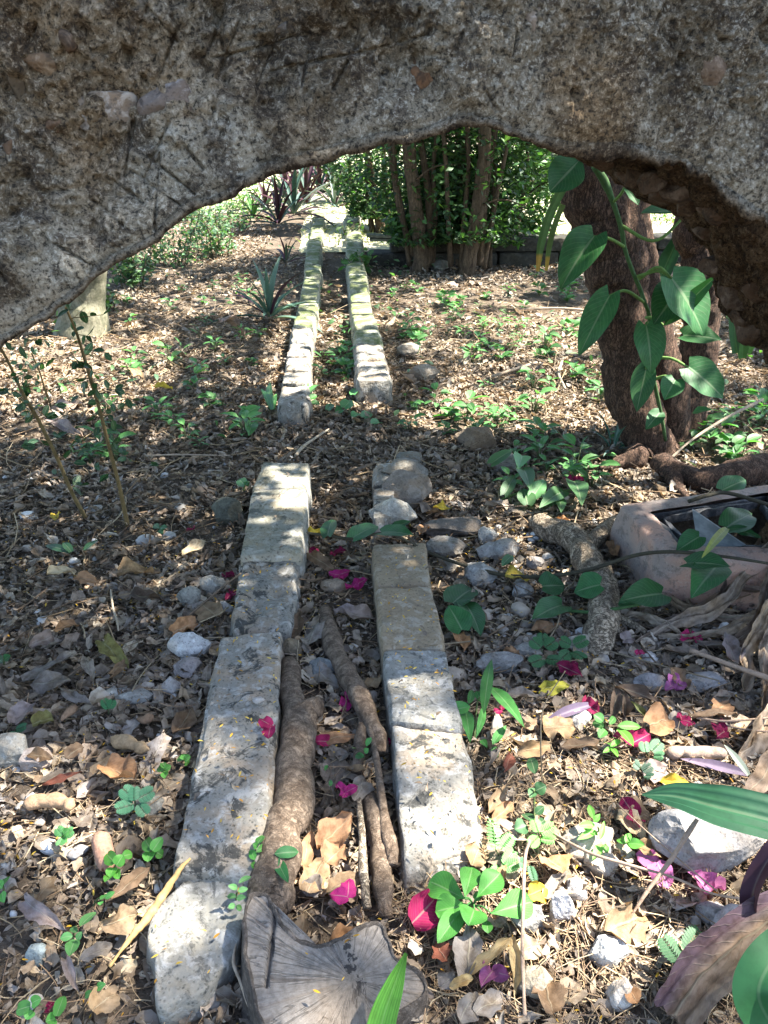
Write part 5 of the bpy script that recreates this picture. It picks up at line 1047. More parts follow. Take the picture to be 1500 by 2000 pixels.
# dark strap leaf between the trunks, and straps at the tree's right
sl2 = thing('tall_strap_plant', 'upright dark green strap leaves behind the leaning tree on the right', 'plant', px(1290, 780))
for i, (a, b, w, c) in enumerate([((1275,575),(1335,440),34,(.03,.09,.04)),((1450,700),(1446,600),26,(.06,.14,.04)),((1436,690),(1430,560),22,(.04,.1,.04)),((1460,690),(1490,590),24,(.05,.12,.04)),((1400,610),(1330,560),20,(.2,.25,.05))]):
    Y = TB[1] + .30; lpart(sl2, py(*a, Y), py(*b, Y), w * sc_(*a, Y), 'strap', c, 'strap', .3, .3, 0, 0, (-.3, -.9, .3), 0, 16, 7, seed=i)

# creeping vine over the soil and cement box
cv_ = thing('creeping_vine', 'creeping vine of matt heart leaves trailing over soil, root and cement box', 'vine', px(1150, 1110))
stem(cv_, zpx([(600,1040,.09,5),(640,1046,.10,6),(690,1052,.10,6),(760,1042,.12,6),(835,1078,.06,7),(900,1102,.04,7),(980,1122,.04,8),(1060,1126,.06,8),(1150,1112,.09,8),(1240,1085,.13,8),(1310,1078,.17,8),(1400,1085,.19,7),(1500,1100,.2,6)]), (.045, .04, .025), 80, 8)
stem(cv_, zpx([(1095,1190,.03,6),(1150,1196,.06,7),(1200,1190,.08,7),(1280,1175,.08,6)]), (.04, .09, .03), 30, 7)
stem(cv_, zpx([(1345,980,.17,8),(1380,968,.18,9),(1420,962,.18,8),(1500,985,.17,8)]), (.05, .045, .03), 30, 7)
VL = [((885,1178),(925,1150),64,.05,'heart'),((902,1230),(876,1184),58,.05,'heart'),((910,1182),(938,1240),50,.04,'heart'),((1060,1145),(1102,1144),56,.06,'heart'),((1172,1142),(1122,1156),62,.09,'heart'),((1098,1182),(1042,1208),56,.05,'heart'),((1292,1160),(1212,1174),66,.10,'heart'),((1248,1170),(1208,1182),30,.085,'oval'),
      ((1366,1048),(1322,1076),46,.19,'heart'),((1342,1100),(1425,1106),54,.17,'heart'),((1400,1106),(1352,1166),70,.15,'heart'),((1420,1030),(1468,1004),62,.2,'heart'),((1422,1032),(1486,1050),26,.2,'lance'),((1420,1032),(1372,1088),18,.2,'strap'),((1410,958),(1456,938),46,.15,'heart'),
      ((640,1046),(650,1015),34,.12,'heart'),((690,1050),(738,1028),40,.13,'heart'),((745,1040),(806,1044),40,.13,'heart'),((762,1036),(800,1018),22,.13,'lance'),((980,1105),(1000,1085),20,.06,'oval')]
for i, (a, b, w, z, shp) in enumerate(VL):
    g = np.array((.022, .085, .027)) * (1 + .22 * ((i * 5) % 3 - 1)) if i != 13 else np.array((.22, .25, .05)); dz = .02 * ((i * 3) % 4 - 1.5)
    lpart(cv_, px(*a, z), px(*b, z + dz), w * mpp(*a, z), shp, g, 'glossy', .28, .35, .1, .06, (((i * 7) % 5 - 2) * .12, -.55, 1), 0, 16, 11, seed=i + 40)
# small vine leaves upright near the sun flecks
gv = thing('arrow_leaf_vine', 'cluster of upright arrow shaped leaves in the sun flecks right of the rubble', 'vine', px(1040, 985))
for i, (a, b, w, z, g) in enumerate([((1020,915),(1035,955),36,.05,1),((1030,985),(1022,955),38,.03,1),((1040,970),(1064,938),32,.04,2.2),((985,965),(1005,930),26,.04,.9),((1080,985),(1060,960),30,.03,.9),((1100,960),(1055,990),34,.04,1),((1120,940),(1136,985),42,.05,1),((1092,975),(1096,1000),24,.03,1),((1020,890),(1012,915),34,.05,2.6),((960,905),(1000,880),26,.05,1.1)]):
    lpart(gv, px(*a, z), px(*b, z + .02), w * mpp(*a, z), 'heart', np.array((.05, .125, .045)) * g, 'live', .25, .4, .1, .05, (0, -.6, 1), 0, 12, 9, seed=i + 80)
stem(gv, zpx([(980,975,.02,5),(1020,962,.04,5),(1060,968,.03,5),(1120,955,.04,5)]), (.08, .13, .04), 24, 6)

# dried strap leaves fallen from the plant at the right edge
ds = thing('dried_strap_plant', 'heap of long limp dry brown strap leaves drooping in front of the cement box', 'dead plant', px(1420, 1230))
DS = [([(1530,1000,.30),(1470,1090,.20),(1430,1150,.12),(1350,1200,.06),(1230,1215,.03)],40,(.19,.145,.115)),([(1540,1030,.30),(1460,1120,.2),(1390,1190,.1),(1310,1220,.05),(1230,1262,.02)],44,(.24,.185,.14)),([(1530,1040,.32),(1500,1140,.2),(1470,1230,.1),(1400,1262,.04),(1320,1240,.02)],38,(.16,.12,.095)),
      ([(1560,1100,.3),(1490,1200,.16),(1462,1270,.08),(1455,1330,.03),(1450,1350,.02)],50,(.30,.23,.165)),([(1560,1060,.3),(1500,1180,.15),(1440,1210,.08),(1340,1190,.05),(1290,1160,.06)],30,(.20,.15,.11)),([(1520,1180,.12),(1430,1225,.06),(1330,1250,.03),(1260,1235,.02)],26,(.27,.21,.15)),
      ([(1560,1150,.2),(1500,1260,.1),(1490,1380,.05),(1480,1480,.03)],52,(.25,.19,.14)),([(1450,1060,.22),(1440,1110,.17),(1410,1170,.1),(1370,1190,.07)],36,(.13,.10,.085)),([(1560,1300,.12),(1500,1400,.08),(1460,1470,.05),(1430,1520,.03)],60,(.26,.2,.15)),([(1540,1130,.24),(1470,1150,.16),(1400,1130,.13),(1330,1125,.12),(1290,1140,.1)],26,(.2,.14,.11)),([(1340,1250,.02),(1290,1215,.05),(1240,1200,.05),(1200,1225,.03)],20,(.3,.24,.18))]
for i, (pts, w, c) in enumerate(DS):
    P = np.array([px(p[0], p[1], p[2] * .55) for p in pts]); n = len(P); W = np.interp(np.linspace(0, 1, n), [0, .3, .75, 1], [.75, 1, .8, .15]) * w * .62 * mpp(1420, 1200, .06)
    V, F, U = ribbon(P, W, 46, 9, (.2 * ((i * 3) % 5 - 2), -.7, .8), .5); V = V + .006 * np.stack([fbm(V * np.array([22, 22, 22]), 3, i * 3 + j) for j in range(3)], 1)
    V[:, 2] += .010 * np.sin(U[:, 1] * 9 + U[:, 0] * 12 + i) * np.sin(U[:, 0] * math.pi)
    mk('dry_leaf', V, F, M['dry'], np.array(c) * (1 + .25 * np.sin(U[:, 1:] * 26 + i)), U, parent=ds)

# broad leaved plant at the right edge with purple stem
op = thing('broad_leaf_plant', 'plant at the right edge with broad glossy dark leaves, purple stem and limp brown sheath', 'plant', px(1530, 1900))
P = np.array([px(1640,1640,.20), px(1500,1600,.20), px(1400,1575,.19), px(1320,1555,.17), px(1254,1552,.15)]); mm = mpp(1400, 1575, .19)
V, F, U = ribbon(P, np.array([96, 92, 88, 56, 3]) * mm, 50, 15, (.1, -.45, 1), .22); V[:, 2] += .003 * np.sin(U[:, 1] * 60) * np.sin(U[:, 0] * 3.1)
mk('leaf', V, F, M['strap'], np.array((.013, .050, .026)) * (1 + .25 * np.exp(-((U[:, 1:] - .55) / .1) ** 2)), U, parent=op)
P = np.array([px(1560,2060,.12), px(1500,1990,.16), px(1482,1930,.2), px(1520,1860,.22), px(1580,1800,.2)]); V, F, U = ribbon(P, np.array([60, 84, 92, 80, 30]) * mpp(1490, 1950, .16), 40, 11, (-.4, -.6, .8), .25)
mk('leaf', V, F, M['strap'], np.tile(np.array((.022, .09, .03)), (len(V), 1)), U, parent=op)
P = np.array([px(1600,1560,.3), px(1530,1640,.24), px(1488,1700,.19), px(1470,1750,.15), px(1474,1800,.11), px(1492,1840,.08)]); V, F, U = ribbon(P, np.array([30, 34, 36, 36, 28, 22]) * mpp(1480, 1750, .15), 40, 9, (-.8, -.5, .3), .9)
mk('leaf_stem', V, F, M['strap'], np.tile(np.array((.045, .022, .035)), (len(V), 1)), U, parent=op)
P = np.array([px(1600,1740,.16), px(1500,1800,.13), px(1420,1860,.10), px(1360,1920,.07), px(1316,1990,.05)]); V, F, U = ribbon(P, np.array([70, 90, 96, 92, 84]) * mpp(1420, 1880, .1), 60, 15, (-.3, -.5, 1), .35)
V[:, 2] += .007 * np.sin(U[:, 1] * 22 + 3 * U[:, 0]); V = V + .003 * np.stack([fbm(V * 30, 3, j) for j in range(3)], 1)
pur = np.clip((.45 - U[:, 1:]) * 4, 0, 1); mk('dry_sheath', V, F, M['dry'], np.array((.17, .125, .092)) * (1 + .3 * np.sin(U[:, 1:] * 34)) * (1 - pur) + pur * np.array((.085, .055, .07)), U, parent=op)
P = np.array([px(1640,1440,.14), px(1520,1480,.1), px(1480,1530,.06), px(1440,1560,.04)]); V, F, U = ribbon(P, np.array([40, 44, 40, 8]) * mpp(1480, 1500, .08), 30, 9, (0, -.6, .8), .5); V = V + .004 * np.stack([fbm(V * 30, 3, j) for j in range(3)], 1)
mk('dry_leaf', V, F, M['dry'], np.tile(np.array((.22, .165, .125)), (len(V), 1)), U, parent=op)
o = thing('strap_leaf_seedling', 'purple and green strap leaf lying under the level pod at right', 'leaf', px(1400, 1490))
lpart(o, px(1460,1512,.03), px(1330,1482,.03), 22 * mpp(1400,1490), 'strap', (.17,.13,.18), 'strap', .4, .1, .3, 0, seed=3); lpart(o, px(1462,1514,.05), px(1415,1455,.08), 16 * mpp(1400,1490), 'strap', (.20,.23,.19), 'strap', .4, .2, 0, 0, seed=4)
o = thing('strap_leaf_seedling', 'purple green strap leaf arching left of the drooping brown straps', 'leaf', px(1100, 1400))
lpart(o, px(1150,1378,.04), px(1064,1410,.03), 24 * mpp(1100,1400), 'strap', (.12,.09,.13), 'strap', .5, .5, .3, 0, seed=3)
o = thing('wilted_leaf', 'dark brown wilted leaf hanging like a hood behind the plum bract', 'leaf', px(1215, 1400))
for a, b, w in (((1205,1340),(1196,1408),26),((1218,1350),(1222,1402),24),((1200,1342),(1290,1372),30),((1232,1370),(1268,1412),14)): lpart(o, px(*a,.07), px(*b,.015), w * mpp(*a), 'oval', (.085,.06,.045) if w != 14 else (.12,.14,.05), 'dry', .6, .5, .6, .3, seed=int(a[0]), name='limp_blade')

# the palm-like blade at the bottom
pb = thing('ribbed_leaf_blade', 'bright green ribbed leaf blade standing up at the bottom over the stump', 'leaf', px(745, 2000))
V, F, U = ribbon(np.array([px(735,2060,.06), px(748,1990,.09), px(770,1925,.12), px(793,1862,.145)]), np.array([60, 54, 38, 6]) * mpp(760,1950,.1), 40, 25, (-.25, -.7, .7), .12)
V[:, 2] += .0012 * np.sin(U[:, 1] * 62); mk('blade', V, F, M['strap'], np.array((.085, .24, .03)) * (1 + .18 * np.sin(U[:, 1:] * 62)), U, parent=pb)
# the eight-leaved seedling
es = thing('broad_seedling', 'bright seedling with eight rounded leaves near the end of the right wall', 'seedling', px(922, 1775))
c0 = px(925, 1768, .045)
for i, (a, b, w, z, g) in enumerate([((908,1756),(840,1722),62,.06,1),((908,1752),(922,1695),46,.075,.95),((932,1752),(976,1706),50,.07,.9),((912,1768),(852,1780),56,.055,1),((900,1776),(856,1840),44,.045,1.05),((926,1776),(916,1806),60,.055,1),((960,1784),(1038,1762),60,.065,1.1),((948,1795),(954,1822),22,.04,.8),((935,1760),(930,1742),20,.05,.7)]):
    aa, bb = px(*a, z), px(*b, z + .012 * ((i % 3) - 1)); lpart(es, aa, bb, w * mpp(*a, z), 'obov' if i not in (4, 5) else 'oval', np.array((.055, .20, .035)) * g, 'glossy', .25, .35, .1, .04, (0, -.45, 1), 0, 16, 11, seed=i)
    stem(es, [(*c0, .0016), (*((c0 + aa) / 2 + (0, 0, .006)), .0014), (*aa, .0012)], (.07, .2, .05), 8, 5, 'leaf_stalk')
stem(es, [(*px(925,1790,0), .002), (*c0, .002)], (.1, .14, .05), 6, 6)
# other seedlings one by one: list of (label, base, [(base px, tip px, width, z)], shape, colour)
SG = (.06, .20, .04)
def seedl(label, base, lv, shape='oval', c=SG, mat='live', z0=.03, name='seedling', st=True):
    o = thing(name, label, 'seedling', px(*base))
    for i, (a, b, w) in enumerate(lv):
        z = z0 + .03 * (base[1] - (a[1] + b[1]) / 2) / 60; z = max(.012, z)
        lpart(o, px(*a, z), px(*b, z + .01 * ((i * 5) % 3 - 1)), w * mpp(*a, z), shape, np.array(c) * (1 + .25 * ((i * 7) % 3 - 1)), mat, .25, .4, .1, .06, (((i * 3) % 5 - 2) * .15, -.5, 1), 0, 10, 7, seed=i + int(base[0]))
    if st:
        ys = min(min(a[1], b[1]) for a, b, _ in lv); xs = np.mean([a[0] for a, b, _ in lv]); zt_ = z0 + .03 * (base[1] - ys) / 60
        stem(o, zpx([(base[0], base[1], 0, 4), ((base[0] + xs) / 2, (base[1] + ys) / 2, zt_ * .5, 4), (xs, (ys * .6 + base[1] * .4), zt_ * .8, 3)]), (.10, .13, .05), 10, 5)
    return o
seedl('grassy seedling with long lance leaves beside the right wall', (925,1465), [((945,1395),(960,1290),26),((955,1340),(1022,1418),30),((918,1380),(868,1392),30),((915,1375),(922,1348),16),((908,1385),(918,1448),26),((962,1455),(988,1418),20),((962,1458),(972,1478),18),((940,1445),(952,1460),14),((945,1380),(930,1440),16),((930,1350),(940,1372),16)], 'lance', (.05,.175,.04), 'glossy')
seedl('thin upright seedling with dull oval leaves right of the wall end', (1044,1640), [((1046,1512),(1036,1480),24),((1046,1545),(1066,1535),28),((1044,1540),(1036,1558),20),((1040,1605),(1022,1590),26),((1046,1590),(1062,1575),18),((1030,1612),(1006,1620),34),((1050,1610),(1064,1602),16)], 'oval', (.035,.10,.035))
seedl('pale lime seedling with narrow drooping leaves above the bright patch', (1172,1680), [((1160,1600),(1150,1572),14),((1162,1612),(1130,1612),16),((1164,1622),(1128,1640),16),((1168,1632),(1140,1618),14),((1172,1640),(1180,1604),12),((1176,1648),(1158,1678),18),((1180,1648),(1186,1668),14),((1160,1606),(1172,1590),12)], 'lance', (.13,.36,.06))
seedl('small three leaved seedling between magenta bract and boulder', (1222,1665), [((1222,1648),(1212,1636),24),((1224,1648),(1258,1650),22),((1222,1646),(1230,1628),14)], 'oval', (.10,.32,.05))
seedl('lime green seedling with a pair of long leaves by the vivid red bract', (1210,1475), [((1206,1418),(1250,1420),20),((1206,1422),(1236,1456),22),((1192,1458),(1212,1446),12),((1192,1456),(1182,1450),12),((1194,1460),(1206,1478),12),((1196,1460),(1178,1470),10)], 'oval', (.11,.33,.04))
seedl('bluish green seedling leaves left of the lime pair', (1180,1430), [((1180,1420),(1158,1410),20),((1178,1410),(1160,1396),24),((1182,1425),(1170,1440),20),((1190,1415),(1200,1400),14)], 'oval', (.07,.22,.05))
seedl('bright green toothed seedling left of the thick root base', (222,1720), [((225,1685),(208,1668),28),((228,1690),(240,1670),26),((222,1695),(214,1712),24),((240,1672),(258,1668),20),((215,1710),(205,1722),16),((228,1700),(232,1716),18)], 'bract', (.09,.30,.04))
seedl('three leaved green seedling just left of the big left slab', (296,1680), [((296,1660),(284,1640),26),((298,1662),(316,1636),24),((294,1664),(288,1682),26),((304,1664),(318,1672),20)], 'bract', (.08,.27,.045))
seedl('pale green long leaved seedling at lower left', (140,1850), [((156,1810),(186,1782),24),((146,1835),(136,1866),28),((142,1828),(118,1832),18),((150,1822),(140,1812),14),((150,1836),(160,1820),14)], 'oval', (.10,.27,.08))
seedl('tiny four leaved seedling on the left of the big slab', (322,1510), [((322,1504),(308,1500),16),((322,1504),(334,1496),16),((322,1506),(322,1520),16),((320,1502),(318,1490),14)], 'oval', (.09,.28,.05))
seedl('tiny leaf cluster touching the edge of the big left slab', (360,1490), [((360,1484),(348,1480),16),((360,1484),(372,1478),16),((358,1484),(358,1474),14),((362,1486),(366,1494),14)], 'oval', (.09,.28,.05))
seedl('dark two leaved sprout growing across the thick root', (538,1690), [((536,1668),(582,1664),26),((536,1676),(562,1722),24),((538,1672),(544,1690),16)], 'oval', (.03,.13,.04), 'glossy', .07)
seedl('upright green sprig left of the thick root', (496,1700), [((502,1650),(516,1632),18),((502,1655),(494,1648),14),((498,1680),(490,1660),16),((500,1665),(524,1648),14),((497,1692),(490,1688),14)], 'oval', (.06,.22,.04), 'live', .05)
seedl('pale compound leaved sprig between slab and stump', (460,1790), [((466,1725),(490,1712),12),((464,1735),(446,1730),12),((464,1740),(484,1736),12),((462,1752),(444,1750),12),((462,1755),(480,1752),12),((460,1768),(446,1772),12),((460,1770),(472,1776),12)], 'oval', (.12,.30,.10), 'live', .05)
seedl('ragged green seedling in the lower left corner', (60,1985), [((60,1965),(32,1974),28),((62,1960),(80,1950),24),((64,1975),(50,1990),24),((110,1985),(124,1946),24),((108,1990),(90,1995),26)], 'bract', (.09,.30,.06))
seedl('round leaved seedling cut by the left edge', (8,1750), [((6,1730),(18,1712),22),((4,1735),(-10,1722),22),((4,1742),(8,1762),18)], 'oval', (.07,.26,.05))
seedl('small green sprout near the bottom between leaves', (178,1945), [((180,1936),(166,1948),14),((188,1930),(206,1922),16),((182,1934),(196,1940),12)], 'oval', (.08,.28,.06))
seedl('tiny sprout at left between grey leaf and pods', (182,1770), [((196,1758),(212,1748),14),((205,1755),(224,1742),12),((198,1760),(196,1768),12)], 'oval', (.08,.28,.06))
seedl('green sprout beside the upright pod', (120,1640), [((122,1632),(110,1622),18),((124,1630),(136,1620),18),((122,1634),(130,1645),14)], 'oval', (.09,.27,.06))
seedl('sprout with tiny leaves clinging along the inner thin branch', (712,1490), [((712,1478),(694,1476),14),((712,1470),(720,1462),12),((716,1458),(724,1440),12),((708,1480),(702,1472),10),((638,1502),(634,1496),12),((642,1530),(650,1530),12)], 'oval', (.06,.21,.05), 'live', .05)
seedl('heart leaved seedling alone left of the far left wall', (488,850), [((480,805),(466,808),20),((485,805),(508,794),22),((488,815),(512,806),18),((492,825),(486,850),28),((480,800),(470,796),14)], 'heart', (.08,.24,.06))
seedl('single small leaf seedling left of the near left wall top', (476,960), [((478,948),(466,936),22),((480,948),(486,940),12)], 'heart', (.06,.19,.06))
seedl('grass blades at the front of the far left wall', (535,800), [((532,800),(528,748),14),((530,800),(510,760),12),((535,800),(540,770),10)], 'strap', (.06,.2,.05))
seedl('leafy sprig climbing the front block of the far left wall', (605,790), [((605,770),(622,752),18),((604,780),(618,772),16),((600,765),(596,748),14),((606,785),(624,790),14)], 'oval', (.07,.22,.05), 'live', .05)
seedl('vine leaves between the two far wall fronts', (680,820), [((668,800),(655,806),24),((672,796),(686,782),28),((700,808),(688,815),24),((710,815),(724,806),22),((740,824),(724,828),22),((690,770),(700,758),20),((640,800),(650,790),16)], 'heart', (.06,.20,.06))
seedl('seedling in deep shade at the left edge', (8,1300), [((6,1295),(-8,1285),20),((8,1290),(20,1280),18)], 'oval', (.03,.12,.04))
seedl('dark strap sprout in the left shade below the saplings', (135,1082), [((138,1078),(90,1066),16),((140,1078),(124,1060),16),((165,1075),(190,1055),14)], 'strap', (.03,.09,.04))
seedl('low star shaped sprout right of the sapling feet', (310,1035), [((312,1032),(300,1026),14),((312,1032),(326,1030),14),((312,1034),(318,1042),12)], 'oval', (.04,.13,.05))
# feathery seedlings
def feather(label, base, fr, c, z0=.03):
    o = thing('feathery_seedling', label, 'seedling', px(*base))
    for j, (a, b, w) in enumerate(fr):
        z = z0 + .02 * (base[1] - (a[1] + b[1]) / 2) / 60; A, B_ = px(*a, z), px(*b, z + .01); W = w * mpp(*a, z); n = 9; ac = Acc()
        V, F, U = tube([(*A, .0008), (*B_, .0005)], 6, 4); ac.add(V, F, np.array(c) * .9, U)
        x = unit(B_ - A); up = unit(np.array([.1, -.5, 1])); y = np.cross(up, x)
        for i in range(n):
            f = (i + .7) / n; bp = A + (B_ - A) * f; ll = W * .5 * math.sin(math.pi * (.15 + .75 * f)) ** .5
            for sgn in (-1, 1):
                V, F, U = leaf(ll, ll * .36, 'oval', 4, 3, .1, .2); V = place(V, bp, bp + (y * sgn + x * .35) * ll, up); ac.add(V, F, np.array(c) * (1 + .15 * math.sin(i * 3 + sgn)), U)
        ac.build('frond', M['live'], parent=o)['kind'] = 'stuff'
    stem(o, zpx([(base[0], base[1], 0, 3), (fr[0][0][0], fr[0][0][1], z0, 3)]), (.1, .12, .05), 6, 5)
feather('bright feathery seedling right of the end of the right wall', (985,1690), [((968,1660),(962,1600),34),((978,1660),(1000,1632),32),((984,1690),(1004,1662),30),((980,1695),(1012,1684),34),((975,1690),(965,1720),34)], (.10,.32,.07))
feather('small four fronded bright feathery seedling right of the other', (1055,1660), [((1052,1626),(1044,1602),28),((1055,1628),(1082,1612),28),((1052,1634),(1036,1650),28),((1056,1636),(1082,1640),26)], (.12,.38,.06))
feather('dark feathery sprig beside the bright yellow leaf', (1035,1720), [((1030,1690),(1016,1682),24),((1036,1690),(1044,1720),22)], (.03,.13,.05))
feather('dark pinnate fronds over the cream sunlit leaf at lower right', (1330,1890), [((1330,1880),(1296,1832),50),((1338,1862),(1366,1818),50),((1342,1908),(1394,1882),54)], (.03,.12,.04), .05)
feather('dark feathery seedling right of the vivid red bract', (1270,1480), [((1262,1470),(1258,1450),28),((1272,1468),(1290,1450),32),((1276,1476),(1294,1476),26)], (.04,.16,.06))
feather('dark feathery tuft under the vivid red bract', (1262,1520), [((1250,1500),(1240,1490),24),((1254,1506),(1272,1496),26),((1258,1514),(1272,1516),24)], (.02,.08,.04))
feather('blue green feathery seedling left of the big left slab', (268,1590), [((262,1560),(240,1540),36),((268,1560),(298,1545),36),((262,1570),(228,1580),34),((270,1570),(285,1590),32),((262,1565),(262,1538),30)], (.03,.14,.07))
feather('small pale feathery seedling left of the blue green one', (126,1640), [((124,1632),(112,1618),24),((126,1632),(142,1622),24),((124,1636),(116,1650),22)], (.08,.25,.08))
feather('dark feathery sprig in the left shade', (212,1395), [((212,1385),(202,1366),22),((214,1385),(220,1368),22)], (.04,.17,.06))
feather('feathery sprig at the left edge in shade', (34,1430), [((30,1425),(50,1418),22),((30,1428),(20,1436),22)], (.03,.12,.05))
feather('dark pinnate seedling right of the wall near the long twig', (1060,1300), [((1058,1265),(1040,1250),34),((1064,1265),(1084,1252),34),((1062,1285),(1038,1295),34),((1066,1285),(1092,1290),32),((1062,1260),(1060,1238),30)], (.03,.12,.04))
feather('second dark pinnate seedling closer to the flaky root', (1118,1290), [((1116,1260),(1096,1250),32),((1120,1260),(1145,1248),32),((1118,1272),(1140,1285),30),((1114,1272),(1098,1284),30)], (.03,.12,.04))
# purple rosette plants
def rosette(bx, by, sizepx, n, seed, label, cols, lean=1.0, wide=.10):
    p = px(bx, by); o = thing('purple_rosette_plant', label, 'plant', p); rs = np.random.RandomState(seed); L0 = sizepx * mpp(bx, by)
    base = np.array([p[0], p[1], g1(p[0], p[1])])
    for i in range(n):
        an = i * 2.39996 + rs.uniform(-.2, .2); el = R(78 - 74 * (i / n) ** .8 + rs.uniform(-8, 8)); L = L0 * rs.uniform(.75, 1.1)
        d = np.array([math.cos(an) * math.cos(el), math.sin(an) * math.cos(el), math.sin(el)])
        if d[2] < .08 and False: d[2] = .08
        a = base + np.array([0, 0, .05 * L0 / .3]) + d * .03; tip = a + d * L - np.array([0, 0, L * .25 * math.cos(el)]); tip[2] = max(tip[2], .012 + g1(tip[0], tip[1]))
        lpart(o, a, tip, L * wide * rs.uniform(.85, 1.2), 'strap', np.array(cols[rs.randint(len(cols))]) * rs.uniform(.8, 1.25), 'strap', .45, .7, .2, .02, (0, 0, 1) if el < 1.2 else (math.cos(an + 3.14), math.sin(an + 3.14), .2), 0, 12, 5, seed=i)
    return o
PG = [(.05,.10,.075),(.07,.13,.10),(.055,.11,.08),(.05,.018,.035),(.038,.015,.028),(.10,.16,.13)]
PP = [(.042,.016,.024),(.045,.09,.07),(.08,.125,.105),(.032,.013,.02),(.05,.018,.028),(.12,.15,.135)]
rosette(528, 640, 122, 20, 1, 'spiky purple and blue green rosette plant left of the far left wall', PG)
rosette(560, 525, 66, 9, 2, 'small dark red strap plant between rosette and far wall', [(.06,.02,.03),(.05,.015,.03),(.06,.09,.06)])
for i, (x, y, s_, lab) in enumerate([(575,440,92,'largest purple rosette plant at the far left wall end'),(545,452,80,'purple rosette plant left of the largest one'),(600,415,84,'purple rosette plant just behind the far left wall end'),(655,418,70,'purple rosette plant between the far wall ends'),(520,425,70,'outer purple rosette plant under the arch edge'),(625,395,78,'pale sunlit rosette plant beyond the far wall ends'),(560,405,86,'purple rosette plant behind the largest one'),(675,395,64,'rosette plant by the dark thicket shrub'),(495,440,54,'green rosette plant at the outer left of the group'),(590,385,80,'farthest rosette plant in the bright sun'),(648,380,70,'rosette plant in sun beyond the channel')]):
    rosette(x, y, s_ * 1.15, 19, 10 + i, lab, PP if i != 8 else [(.08,.2,.05),(.1,.22,.06)])
rosette(1196, 888, 70, 9, 40, 'shiny variegated strap plant at the foot of the leaning tree', [(.05,.12,.09),(.12,.2,.17),(.06,.13,.1)])
# saplings on the left
def sapling(rows, label, seed, nleaf, lw):
    Y = px(rows[0][0], rows[0][1])[1]; o = thing('sapling', label, 'sapling', px(rows[0][0], rows[0][1])); rs = np.random.RandomState(seed)
    P = [(*py(x, y, Y - .25 * i / len(rows)), w / 2 * sc_(x, y, Y)) for i, (x, y, w) in enumerate(rows)]; stem(o, P, (.16, .115, .05), 60, 8)
    S = spline(np.array(P), 100)[:, :3]; ac = Acc(); 
    for i in range(nleaf):
        k = rs.randint(18, 100) if i > 4 else 60 + 8 * i; an = rs.uniform(0, 6.28); d = np.array([math.cos(an), math.sin(an) * .7, rs.uniform(-.25, .35)]); r_ = rs.uniform(.02, .16)
        b = S[k]; e = b + d * r_; V, F, U = tube([(*b, .0012), (*e, .0007)], 4, 4); ac.add(V, F, (.11, .09, .04), U)
        for q in range(rs.randint(2, 5)):
            bb = b + (e - b) * rs.uniform(.4, 1); dd = unit(d * .6 + rs.normal(size=3) * .7); L = lw * rs.uniform(.7, 1.3)
            lpart(o, bb, bb + dd * L, L * .58, 'oval', np.array((.022, .062, .026)) * rs.uniform(.7, 1.4), 'live', .15, .3, 0, 0, unit(rs.normal(size=3) + np.array([0, -.3, 1.2])), 0, 6, 5, seed=i * 9 + q)
    ac.build('twigs', M['twig'], parent=o)['kind'] = 'stuff'
sapling([(168,1012,9),(140,960,8),(110,890,8),(75,820,7),(45,770,6),(18,710,5),(-10,660,4)], 'leaning sapling with dark round leaves at the far left', 1, 34, .030)
sapling([(250,1028,10),(236,960,9),(215,880,8),(195,800,7),(180,750,7),(165,700,6),(150,650,5),(128,600,4)], 'taller sapling with dark round leaves right of the leaning one', 2, 34, .030)
sapling([(102,800,4),(88,760,4),(75,720,3),(62,690,3)], 'short thin sapling sprout between the two saplings and the pale tree', 3, 10, .026)
# leafy shrubs in the left distance
def shrub(bx, by, hpx, wpx, n, seed, label, cols, ls=.05):
    p = px(bx, by); o = thing('small_leaved_shrub', label, 'shrub', p); rs = np.random.RandomState(seed); m = mpp(bx, by); h, w = hpx * m, wpx * m
    C = []
    for i in range(9):
        a = np.array([p[0] + rs.uniform(-.3, .3) * w, p[1] + rs.uniform(-.2, .2) * w, 0]); e = a + np.array([rs.uniform(-.4, .4) * w, rs.uniform(-.3, .3) * w, h * rs.uniform(.6, 1.1)]); mid = (a + e) / 2 + rs.normal(size=3) * .03
        stem(o, [(*a, .006), (*mid, .004), (*e, .002)], (.13, .10, .06), 12, 5)
        t = rs.rand(n // 9, 1); C.append(a * (1 - t) + e * t + rs.normal(size=(n // 9, 3)) * w * .12 * (.4 + t))
    C = np.concatenate(C); C = C[C[:, 2] > .03]
    leafmesh('foliage', M['live'], o, C, ls, seed, cols, aspect=.5, nl=4, nw=3, kind='stuff')
PALEG = np.array([(.07, .15, .08), (.09, .19, .07), (.05, .12, .06), (.11, .2, .09), (.06, .1, .04)])
shrub(330,520,110,150,693,1,'loose pale shrub under the left arch edge', PALEG); shrub(420,500,110,120,693,2,'small leaved shrub in dappled shade left of the far wall', PALEG); shrub(250,560,90,110,495,3,'thin low shrub beside the pale tree', PALEG)
shrub(385,430,80,120,693,4,'brighter shrub behind the small leaved one', np.vstack([PALEG, BRIGHTG])); shrub(480,410,70,100,627,5,'lime green shrub left of the purple rosettes', BRIGHTG); shrub(450,455,60,90,300,6,'tangle of thin twiggy growth before the purple rosettes', PALEG)
shrub(150,640,70,60,120,7,'bright young leaves sprouting behind the left foot of the arch', BRIGHTG, .09); shrub(205,610,50,60,110,8,'round leaved sprig at the foot of the pale tree', MIDG, .06)
shrub(1450,500,60,160,420,9,'low plants in the sun beyond the leaning tree', np.vstack([PALEG, BRIGHTG])); shrub(1310,440,50,100,260,10,'sunny low shrub seen between the leaning trunks', BRIGHTG)
